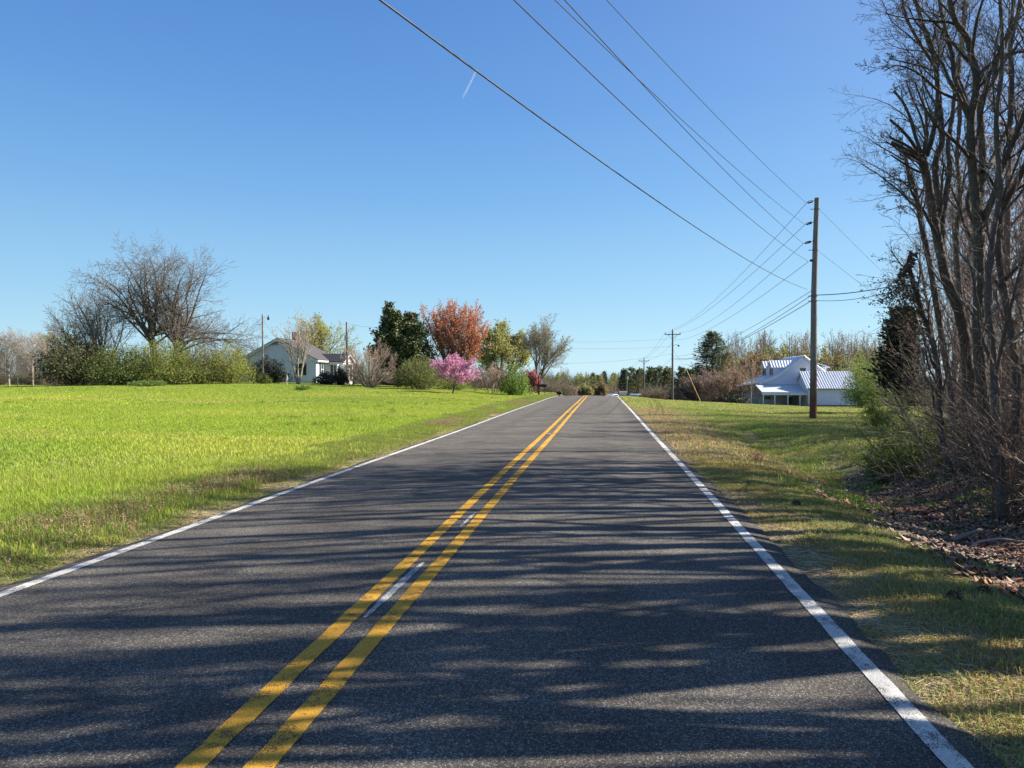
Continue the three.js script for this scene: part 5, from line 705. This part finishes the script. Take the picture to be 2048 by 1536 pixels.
{ // left house: gable end faces the viewer down the road, front and porch face the road
  const base = P(557, 764, 88), t = thing('white_house', 'white clapboard house with a brick chimney and a dark porch roof on the left', 'house', base);
  const W = 4.75, E = 2.75, RG = 5.25, Lh = 7.6, OV = .38;             // half width, eave, ridge, length
  const wall = new Geo(); wall.box(-W, W, -.9, E, -Lh, -.03, WH);
  for (const z of [-.03, -Lh]) { const k = [V3(-W, E, z), V3(W, E, z), V3(0, RG, z)], n = z > -1 ? 1 : -1, i = k.map((p) => wall.vert(p.x, p.y, p.z, 0, 0, n, WH, p.x, p.y)); n > 0 ? wall.i.push(...i) : wall.i.push(i[0], i[2], i[1]); }
  wall.build('wall', M.siding, t);
  const sd = new Geo(); siding(sd, .05, RG - .75, (y) => y < E ? [-W + .1, W - .1] : [-W * (RG - y) / (RG - E), W * (RG - y) / (RG - E)], -.03, .2, 'x', WH, [[2.0, 3.3, .78, 2.35], [2.96, 3.76, .76, 2.37]]); const sdm = sd.build('siding', M.siding, t); sdm.userData.kind = 'stuff';
  const f2 = new Geo(); siding(f2, .05, E - .1, () => [.05, Lh], W, .2, 'z', WH, [[.9, 2.9, .6, 2.4]]); f2.build('siding', M.siding, t).userData.kind = 'stuff';
  const cb = new Geo().box(-W - .02, -W + .1, -.3, E, -.06, .03, WH); cb.build('corner_board', M.plain, t); new Geo().box(W - .1, W + .02, -.3, E, -.12, .03, WH).build('corner_board', M.plain, t);
  const vent = new Geo(); for (let y = RG - .72; y < RG - .12; y += .1) { const w = W * (RG - y) / (RG - E) * .9; vent.box(-w, w, y, y + .06, -.01, .03, [.30, .26, .22]); } vent.build('gable_vent', M.plain, t);
  const rf = new Geo(), sl = (RG - E) / W, ey = E - OV * sl; for (const s of [-1, 1]) roofSlope(rf, V3(s * (W + OV), ey + .12, .35), V3(s * (W + OV), ey + .12, -Lh - .35), V3(0, RG + .14, -Lh - .35), V3(0, RG + .14, .35), .1, SHING);
  const roof = rf.build('roof', M.plain, t);
  for (const s of [-1, 1]) { const g = new Geo(); roofSlope(g, V3(s * (W + OV), ey + .015, .36), V3(s * (W + OV), ey + .015, .18), V3(0, RG + .03, .18), V3(0, RG + .03, .36), .2, WH); g.build('rake_board', M.plain, roof); }
  new Geo().box(W + OV - .08, W + OV + .03, ey - .12, ey + .06, -3.3, .38, WH).build('fascia', M.plain, roof);
  const ch = new Geo(); for (let k = 0; k < 15; k++) { const y = RG - .35 + k * .1, j = k % 2 ? .012 : 0; ch.box(-.32 - j, .32 + j, y, y + .085, -5.2 - j, -4.56 + j, [.36, .15, .09]); } ch.box(-.30, .30, RG - .4, RG + 1.12, -5.18, -4.58, [.35, .30, .26]); ch.build('chimney', M.plain, roof);
  windowPart(t, 2.1, .85, 1.0, 1.45, .0, { sh: 'r', pane: [1.5, 2.2, 2] });
  windowPart(t, 1.45, .75, .85, 1.6, W + .02, { axis: 'x+', sh: true });
  // front porch: dark roof, gable towards the road, posts and beam
  const PX = W + 2.1, z0 = -6.9, z1 = -3.3, pr = 3.6, pe = 2.55, zm = (z0 + z1) / 2, pg = new Geo();
  for (const s of [-1, 1]) { const ze = s > 0 ? z1 + .3 : z0 - .3; roofSlope(pg, V3(W - 1.2, pe, ze), V3(PX + .35, pe, ze), V3(PX + .35, pr, zm), V3(W - 2.6, pr, zm), .09, DSHING); }
  const pf = pg.build('porch_roof', M.plain, t);
  const gf = new Geo(), gi = [V3(PX + .05, pe - .02, z1 + .05), V3(PX + .05, pe - .02, z0 - .05), V3(PX + .05, pr - .12, zm)].map((p) => gf.vert(p.x, p.y, p.z, 1, 0, 0, WH)); gf.i.push(...gi); siding(gf, pe, pr - .3, (y) => { const w = (z1 - z0) / 2 * (pr - y) / (pr - pe) * .92; return [-zm - w, -zm + w]; }, PX + .055, .16, 'z'); gf.build('porch_gable', M.siding, pf);
  for (const s of [-1, 1]) { const g = new Geo(), ze = s > 0 ? z1 + .34 : z0 - .34; roofSlope(g, V3(PX + .37, pe - .06, ze), V3(PX + .25, pe - .06, ze), V3(PX + .25, pr - .04, zm), V3(PX + .37, pr - .04, zm), .17, WH); g.build('rake_board', M.plain, pf); }
  new Geo().box(W + .03, PX + .1, pe - .34, pe - .1, z1 - .1, z1 + .08, WH).build('porch_beam', M.plain, t); new Geo().box(PX - .08, PX + .1, pe - .34, pe - .1, z0, z1 - .11, WH).build('porch_beam', M.plain, t);
  for (const z of [z1 - .05, (z0 + z1) / 2 - .6, z0 + .1]) { const g = new Geo(); g.tube([V3(PX, -.2, z), V3(PX, pe - .34, z)], [.09, .08], 8, WH); g.build('porch_post', M.plain, t); }
  new Geo().box(W + .03, PX + .15, -.6, .12, z0, z1, [.4, .38, .36]).build('porch_floor', M.plain, t);
  new Geo().box(W + .004, W + .04, .12, 2.15, zm - .45, zm + .45, [.03, .03, .035]).build('door', M.plain, t);
  windowPart(t, 6.35, .6, .8, 1.5, W + .02, { axis: 'x+', sh: true });
}
{ // white bird bath and little posts in the yard
  const t = thing('garden_ornament', 'small pale garden ornament standing in front of the dark gable shrub', 'ornament', ground(573, 75.5)), g = new Geo(); for (const [a, b, r0, r1] of [[0, .1, .16, .14], [.1, .5, .07, .05], [.5, .62, .06, .2]]) g.tube([V3(0, a, 0), V3(0, b, 0)], [r0, r1], 10, [.42, .36, .28], true); g.build('pedestal', M.plain, t); const q = new Geo(); q.tube([V3(.02, .6, 0), V3(.04, .75, 0), V3(.02, .92, 0), V3(.0, 1.0, 0)], [.10, .13, .08, .04], 9, [.38, .32, .25], true); q.build('figure', M.plain, t);
  [[672, 78, 'short white stake in front of the corner shrub of the left porch'], [757, 78, 'short white stake right of the fan shaped bare tree']].forEach(([px, d, label]) => { const g = new Geo(); g.tube([V3(0, -.1, 0), V3(0, .44, 0)], [.035, .03], 6, [.7, .68, .64], true); const m = g.build('yard_stake', M.plain); m.position.copy(ground(px, d)); tag(m, label, 'stake'); });
}
const TIN = [.80, .81, .82];
function ribbed(parent, name, a, b, c, d, n, col = TIN) { // metal roof panel with standing ribs: a,b eave; d,c ridge
  const g = new Geo(); roofSlope(g, a, b, c, d, .05, col); const roof = g.build(name, M.metalRoof, parent), up = V3().subVectors(b, a).cross(V3().subVectors(d, a)).normalize(); if (up.y < 0) up.negate();
  const along = V3().subVectors(b, a).normalize();
  for (let k = 0; k <= n; k++) { const t = clamp(k / n, .004, .996), p = V3().lerpVectors(a, b, t), q = V3().lerpVectors(d, c, t), r = new Geo(), w = .06; const lo = (v, s, h) => v.clone().addScaledVector(along, s * w).addScaledVector(up, h); r.quad(lo(p, -1, .002), lo(p, 0, .09), lo(q, 0, .09), lo(q, -1, .002), col); r.quad(lo(p, 0, .09), lo(p, 1, .002), lo(q, 1, .002), lo(q, 0, .09), col); r.build('roof_rib', M.metalRoof, roof); }
  return roof;
}
{ // right house with dormers; its gable end faces the viewer
  const D = 102, base = P(1607, 758, D); base.y = 1.55 - 52 * 98 / F; const t = thing('white_house', 'white house with metal roof dormers behind the near utility pole', 'house', base);
  const y = (py) => 1.55 - (py - 758) * D / F - base.y, x = (px) => (px - 1607) / F * D, Lh = 11;
  const outline = [[1520, 767], [1546, 758], [1563, 748], [1607, 713], [1656, 752]].map(([a, b]) => [x(a), y(b)]), y0 = -.5;
  const sh = new THREE.Shape(); sh.moveTo(outline[0][0], y0); outline.forEach(([a, b]) => sh.lineTo(a, b)); sh.lineTo(outline[4][0], y0); sh.closePath();
  const eg = new THREE.ExtrudeGeometry(sh, { depth: Lh, bevelEnabled: false }); eg.translate(0, 0, -Lh - .03); eg.setAttribute('color', new THREE.Float32BufferAttribute(new Float32Array(eg.attributes.position.count * 3).fill(.76), 3)); mesh('wall', eg, M.siding, t);
  const lim = (h) => { let a = outline[0][0], b = outline[4][0]; for (let k = 0; k < 3; k++) { const [xa, ya] = outline[k], [xb, yb] = outline[k + 1]; if (h >= ya && h <= yb) a = lerp(xa, xb, (h - ya) / (yb - ya)); } const [xc, yc] = outline[3], [xd, yd] = outline[4]; if (h > yd) b = lerp(xd, xc, (h - yd) / (yc - yd)); return [a, b]; };
  const sd = new Geo(); siding(sd, y0 + .5, outline[3][1] - .25, lim, -.03, .2, 'x', WH, [[x(1600) - .02, x(1611) + .02, y(743), y(736)]]); sd.build('siding', M.siding, t).userData.kind = 'stuff';
  { const g = new Geo().box(x(1600), x(1611), y(743), y(736), -.02, .03, [.35, .36, .38]); const m = g.build('window', M.plain, t); for (const k of [0, 1]) new Geo().box(lerp(x(1600), x(1611), k * .5 + .04), lerp(x(1600), x(1611), k * .5 + .46), y(742.6), y(736.4), .025, .035, [6, 6, 6.5]).build('pane', M.glass, m); }
  const O = .3; for (let k = 0; k < 4; k++) { const [xa, ya] = outline[k], [xb, yb] = outline[k + 1]; const left = k < 3; ribbed(t, 'roof', V3(xa - (k ? 0 : .4), ya + .12 - (k ? 0 : .08), O), V3(xa - (k ? 0 : .4), ya + .12 - (k ? 0 : .08), -Lh - O), V3(xb + (left ? 0 : .35), yb + .12 - (left ? 0 : .25), -Lh - O), V3(xb + (left ? 0 : .35), yb + .12 - (left ? 0 : .25), O), 12); const g = new Geo(); roofSlope(g, V3(xa, ya + .06, O + .02), V3(xa, ya + .06, O - .14), V3(xb, yb + .06, O - .14), V3(xb, yb + .06, O + .02), .2, WH); g.build('rake_board', M.plain, t); }
  // two dormers on the left slope, their fronts face the road (-x)
  for (const [zc, w] of [[-2.6, 2.6], [-7.2, 2.6]]) {
    const xf = x(1553), yb = y(757), ye = y(734), yr_ = ye + .95, xb = x(1590), g = new Geo(); g.box(xf, xb, yb, ye, zc - w / 2, zc + w / 2, WH); const dm = g.build('dormer', M.siding, t); const gg = new Geo(), i = [V3(xf, ye, zc - w / 2), V3(xf, ye, zc + w / 2), V3(xf, yr_, zc)].map((p) => gg.vert(p.x, p.y, p.z, -1, 0, 0, WH)); gg.i.push(...i); gg.build('dormer_gable', M.siding, dm);
    const s2 = new Geo(); siding(s2, yb, ye, () => [xf + .05, xb - .1], zc + w / 2 + .004, .2); s2.build('dormer_siding', M.siding, dm);
    for (const k of [.27, .73]) { new Geo().box(xf - .03, xf - .004, yb + .45, ye - .12, zc - w / 2 + w * k - .4, zc - w / 2 + w * k + .4, [1, 1, 1]).build('pane', M.glass, dm); }
    for (const s of [1, -1]) ribbed(t, 'dormer_roof', V3(xf - .3, ye - .05, zc + s * (w / 2 + .25)), V3(xb + .6, ye - .05, zc + s * (w / 2 + .25)), V3(xb + .8, yr_ + .05, zc), V3(xf - .3, yr_ + .05, zc), 9);
  }
  { const g = new Geo().box(x(1632), x(1656), y(764), y(733), -9, -1.2, WH); g.build('rear_dormer', M.siding, t); const r = new Geo(); roofSlope(r, V3(x(1662), y(734), -.9), V3(x(1662), y(734), -9.3), V3(x(1618), y(719), -9.3), V3(x(1618), y(719), -.9), .1, WH); r.build('rear_dormer_roof', M.plain, t); }
  // front porch on the left side with railing and steps
  const px0 = x(1489), px1 = x(1520); new Geo().box(px0, px1 - .01, -.5, .55, -Lh + 1, -.6, [.5, .5, .5]).build('porch_floor', M.plain, t);
  { const g = new Geo(); roofSlope(g, V3(px0 - .3, y(772), -.3), V3(px0 - .3, y(772), -Lh + .8), V3(px1 + .2, y(763), -Lh + .8), V3(px1 + .2, y(763), -.3), .1, TIN); g.build('porch_roof', M.metalRoof, t); }
  for (const z of [-.7, -3.6, -6.6, -9.6]) new Geo().box(px0 + .02, px0 + .14, .55, y(773), z - .06, z + .06, WH).build('porch_post', M.plain, t);
  { const g = new Geo(); g.box(px0 + .15, px1 - .02, 1.38, 1.44, -.7, -.64, WH); g.box(px0 + .15, px1 - .02, .62, .67, -.7, -.64, WH); for (let q = px0 + .22; q < px1 - .05; q += .13) g.box(q, q + .04, .67, 1.38, -.69, -.65, WH); g.build('porch_railing', M.plain, t); }
  { const s = new Geo(); for (let k = 0; k < 3; k++) s.box(px0 - 1.1 + k * .35, px0 - .01, -.5, -.15 + k * .2, -3.2, -1.6, [.55, .55, .55]); s.build('porch_steps', M.plain, t); const r = new Geo(); for (const z of [-1.55, -3.25]) { r.tube([V3(px0 - 1.15, .75, z), V3(px0, 1.42, z)], [.035, .035], 5, WH); r.tube([V3(px0 - 1.1, -.4, z), V3(px0 - 1.1, .78, z)], [.035, .035], 5, WH); for (let k = 1; k < 7; k++) r.tube([V3(px0 - 1.15 + k * .16, -.1 + k * .1, z), V3(px0 - 1.15 + k * .16, .75 + k * .09, z)], [.016, .016], 4, WH); } r.build('stair_railing', M.plain, t); }
  // lean-to along the gable wall
  const lz = 4.6, lx0 = x(1513), lx1 = x(1606), lt = y(770), le = y(783);
  { const g = new Geo(); roofSlope(g, V3(lx0, le, lz), V3(lx1, le, lz), V3(lx1 - .2, lt + .1, .05), V3(lx0, lt + .1, .05), .08, [.72, .73, .74]); g.build('lean_to_roof', M.metalRoof, t); new Geo().box(lx0, lx1, le - .42, le - .09, lz - .1, lz + .04, WH).build('lean_to_fascia', M.plain, t); const e = new Geo(), a = [V3(lx0, le - .4, lz - .12), V3(lx0, le - .4, .05), V3(lx0, lt, .05), V3(lx0, le - .1, lz - .12)]; e.quad(a[0], a[3], a[2], a[1], [.35, .32, .28]); e.build('lean_to_end', M.plain, t); }
  for (const k of [.03, .26, .52, .76]) new Geo().box(lerp(lx0, lx1, k) - .07, lerp(lx0, lx1, k) + .07, -.5, le - .42, lz - .2, lz - .06, WH).build('lean_to_post', M.plain, t);
  windowPart(t, lx0 + 1.2, .55, 1.0, 1.2, .0, {}); new Geo().box(lx0 + 5.0, lx0 + 5.8, -.4, 1.75, .0, .04, [.45, .42, .40]).build('door', M.plain, t);
}
{ // white garage: gable to the road, ribbed roof towards the viewer
  const base = P(1617, 758, 97); base.y = 1.55 - 53.5 * 97 / F; const t = thing('white_garage', 'white clapboard garage with a ribbed metal roof behind the near utility pole', 'garage', base), Lg = 6.15, Wd = 6.8, E = 2.45, RG = 4.55;
  const sh = new THREE.Shape([[0, -.9], [Wd, -.9], [Wd, E], [Wd / 2, RG], [0, E]].map(([a, b]) => new THREE.Vector2(a, b))), eg = new THREE.ExtrudeGeometry(sh, { depth: Lg, bevelEnabled: false }); eg.rotateY(Math.PI / 2); eg.setAttribute('color', new THREE.Float32BufferAttribute(new Float32Array(eg.attributes.position.count * 3).fill(.76), 3)); mesh('wall', eg, M.siding, t);
  const s = new Geo(); siding(s, .12, E - .12, () => [.1, Lg - .1], .0, .19); s.build('siding', M.siding, t).userData.kind = 'stuff';
  new Geo().box(.02, Lg - .02, -.9, .1, .005, .04, [.24, .15, .12]).build('foundation', M.plain, t); new Geo().box(-.02, .1, .1, E - .1, .004, .045, WH).build('corner_board', M.plain, t); new Geo().box(Lg - .1, Lg + .02, .1, E - .1, .004, .045, WH).build('corner_board', M.plain, t);
  const sl = (RG - E) / (Wd / 2), o = .38; for (const k of [1, -1]) ribbed(t, 'roof', V3(-.3, E - o * sl + .1, k > 0 ? o : -Wd - o), V3(Lg + .35, E - o * sl + .1, k > 0 ? o : -Wd - o), V3(Lg + .35, RG + .1, -Wd / 2), V3(-.3, RG + .1, -Wd / 2), 21);
  for (const k of [1, -1]) { const g = new Geo(); roofSlope(g, V3(-.32, E - o * sl + .04, k > 0 ? o : -Wd - o), V3(-.18, E - o * sl + .04, k > 0 ? o : -Wd - o), V3(-.18, RG + .04, -Wd / 2), V3(-.32, RG + .04, -Wd / 2), .2, WH); g.build('rake_board', M.plain, t); }
  new Geo().box(-.3, Lg + .33, E - .28, E - .13, .26, .34, [.30, .31, .33]).build('fascia', M.plain, t);
}
{ const p = P(1579, 806, 101); p.y = 1.55 - 51.5 * 101 / F; const t = thing('rubbish_bin', 'dark green wheeled bin under the lean-to of the right house', 'bin', p), b = new Geo(); for (const [y0, y1, w0, w1] of [[.05, .95, .25, .32]]) { const q = (x, y, z) => V3(x, y, z), c = [.03, .13, .065]; b.quad(q(-w0, y0, w0), q(w0, y0, w0), q(w1, y1, w1), q(-w1, y1, w1), c); b.quad(q(w0, y0, w0), q(w0, y0, -w0), q(w1, y1, -w1), q(w1, y1, w1), c); b.quad(q(-w0, y0, -w0), q(-w0, y0, w0), q(-w1, y1, w1), q(-w1, y1, -w1), c); b.quad(q(w0, y0, -w0), q(-w0, y0, -w0), q(-w1, y1, -w1), q(w1, y1, -w1), c); } b.build('body', M.plain, t); const l = new THREE.Mesh(new RoundedBoxGeometry(.72, .09, .74, 2, .03), new THREE.MeshStandardMaterial({ color: new THREE.Color().setRGB(.03, .13, .07), roughness: .5, map: grainTex })); l.name = 'lid'; l.position.y = 1; t.add(l); for (const s of [-1, 1]) { const w = new Geo(); w.tube([V3(s * .26, .1, -.28), V3(s * .32, .1, -.28)], [.1, .1], 10, [.02, .02, .02], true); w.build('wheel', M.plain, t); } }

// ---------- vehicles and roadside things ----------
function car(name, label, px, d, turn, col, o = {}) {
  const t = thing(name, label, o.cat || 'car', ground(px, d)); t.rotation.y = turn; if (o.lift) t.position.y += o.lift;
  const w = .9, pr = o.pickup ? [[-2.6, .35], [-2.6, .95], [-.6, 1.0], [-.5, 1.75], [.7, 1.78], [1.35, 1.15], [2.5, 1.0], [2.6, .35]] : o.suv ? [[-2.2, .35], [-2.25, 1.0], [-2.0, 1.62], [-1.6, 1.72], [.35, 1.70], [1.1, 1.1], [2.15, .95], [2.25, .35]] : [[-2.2, .32], [-2.25, .92], [-1.6, 1.0], [-.95, 1.42], [.4, 1.44], [1.2, .98], [2.15, .85], [2.25, .32]];
  const sh = new THREE.Shape(pr.map(([a, b]) => new THREE.Vector2(a, b))), g = new THREE.ExtrudeGeometry(sh, { depth: 2 * w - .24, bevelEnabled: true, bevelSize: .1, bevelThickness: .12, bevelSegments: 3 }); g.translate(0, 0, -w + .12);
  const cc = new Float32Array(g.attributes.position.count * 3); for (let k = 0; k < cc.length; k += 3) cc.set(col, k); g.setAttribute('color', new THREE.BufferAttribute(cc, 3)); mesh('body', g, M.carPaint, t);
  const top = o.pickup ? [-.45, .62, 1.15, 1.68] : o.suv ? [-1.85, .3, 1.08, 1.6] : [-1.1, .45, 1.02, 1.36];
  for (const s of [-1, 1]) new Geo().box(top[0], top[1], top[2], top[3], s * (w + .005) - .012, s * (w + .005) + .012, [1, 1, 1]).build('side_window', M.glass, t);
  { const b = pr[o.pickup ? 3 : 2], a = pr[o.pickup ? 2 : 1], g2 = new Geo(), q = (f, z, e) => V3(lerp(a[0], b[0], f) - .105 - e, lerp(a[1], b[1], f), z); g2.quad(q(.12, -w + .15, 0), q(.12, w - .15, 0), q(.95, w - .22, 0), q(.95, -w + .22, 0), [1, 1, 1]); g2.build('rear_window', M.glass, t); }
  for (const x of [-1.4, 1.4]) for (const s of [-1, 1]) { const g3 = new Geo(); g3.tube([V3(x, .33, s * (w - .16)), V3(x, .33, s * (w + .02))], [.34, .34], 16, [.02, .02, .02], [.3, .3, .3]); g3.build('wheel', M.plain, t); }
  for (const s of [-1, 1]) new Geo().box(-2.38, -2.28, .85, 1.0, s * .72 - .14, s * .72 + .14, [.45, .02, .02]).build('tail_light', M.plain, t);
  return t;
}
car('parked_car', 'silver car parked at the edge of the right lawn beyond the road crest', 1272, 144, Math.PI / 2 - .25, [.55, .57, .60], { suv: 1 });
car('parked_car', 'low white car at the right side of the road crest', 1226, 150, .95, [.75, .75, .74], {});
car('parked_truck', 'dark green pickup beside the pole at the crest', 1238, 160, Math.PI / 2 + .3, [.03, .06, .06], { pickup: 1, cat: 'pickup truck' });
{ const t = thing('trailer', 'small red and white trailer right of the dark pickup', 'trailer', ground(1246, 156)); new Geo().box(-.85, .85, .45, 1.25, -1.4, 1.4, [.30, .03, .05]).build('body', M.carPaint, t); new Geo().box(-.8, .8, 1.25, 1.95, -1.3, 1.3, [.7, .7, .74]).build('box', M.plain, t); for (const s of [-1, 1]) { const g = new Geo(); g.tube([V3(s * .8, .33, 0), V3(s * .98, .33, 0)], [.34, .34], 14, [.02, .02, .02], true); g.build('wheel', M.plain, t); } }
{ const q = P(1119, 785, 86); const t = thing('mailbox', 'dark mailbox at the left edge of the road near the crest', 'mailbox', V3(q.x, H(q.x, q.z), q.z)), h = P(1119, 780.5, 86).y - t.position.y; new Geo().box(-.05, .05, -.2, h - .5, -.05, .05, [.2, .15, .11]).build('post', M.pole, t); const b = new Geo(); b.tube([V3(0, h - .28, -.28), V3(0, h - .28, .28)], [.2, .2], 12, [.10, .10, .105], true); b.box(-.2, .2, h - .5, h - .28, -.28, .28, [.10, .10, .105]); b.build('box', M.plain, t); t.scale.set(1.5, 1, 1.5); new Geo().box(-.26, -.2, h - .35, h - .1, .1, .16, [.5, .08, .06]).build('flag', M.plain, t); }
{ const t = thing('wooden_sign', 'small dark board on posts beside the thin dark tree', 'sign', ground(1084, 77)), o = t.position, h = P(1084, 768.5, 77).y - o.y; for (const x of [-.28, .3]) new Geo().box(x - .03, x + .03, -.2, h - .3, -.03, .03, [.06, .05, .045]).build('post', M.pole, t); new Geo().box(-.5, .5, h - .30, h, -.04, .04, [.04, .035, .03]).build('board', M.pole, t); }
{ // pale side road joining at the left of the crest
  const g = new Geo(), N = 24; for (let k = 0; k <= N; k++) { const f = k / N, s = 101 + 5.5 * f, X = roadC(s) - HALF + .3 - 22 * f, y = (p, q) => H(p, q) + .06; for (const e of [-2, 2]) g.vert(X, y(X, -s - e), -s - e, 0, 1, 0, [.52, .49, .45], X / 3, (s + e) / 3); if (k) { const a = k * 2 - 2; g.i.push(a, a + 1, a + 2, a + 1, a + 3, a + 2); } }
  const q = g.geo(); q.computeVertexNormals(); const n = q.attributes.normal; if (n.getY(0) < 0) { for (let i = 0; i < g.i.length; i += 3) { const b = g.i[i + 1]; g.i[i + 1] = g.i[i + 2]; g.i[i + 2] = b; } q.setIndex(g.i); q.computeVertexNormals(); } tag(mesh('driveway', q, M.ground), 'pale driveway leaving the road near the mailbox', null, null, 'structure'); }
{ // contrail high above
  const a = P(953, 139, 3000), b = P(925, 196, 3000), t = thing('contrail_cloud', 'short thin white contrail in the blue sky', 'contrail', a); const m = new THREE.MeshStandardMaterial({ color: 0xffffff, roughness: 1, transparent: true, opacity: .55 });
  for (const e of [-2.6, 2.6]) { const g = new Geo(), d = V3().subVectors(b, a); g.tube([V3(e, 0, 0), d.clone().multiplyScalar(.35).add(V3(e, 0, 0)), d.clone().multiplyScalar(.8).add(V3(e, 0, 0)), d.clone().add(V3(e, 0, 0))], [.9, 1.6, 1.2, .2], 8, [1, 1, 1]); g.build('trail', m, t); } }
renderer.render(scene, camera);
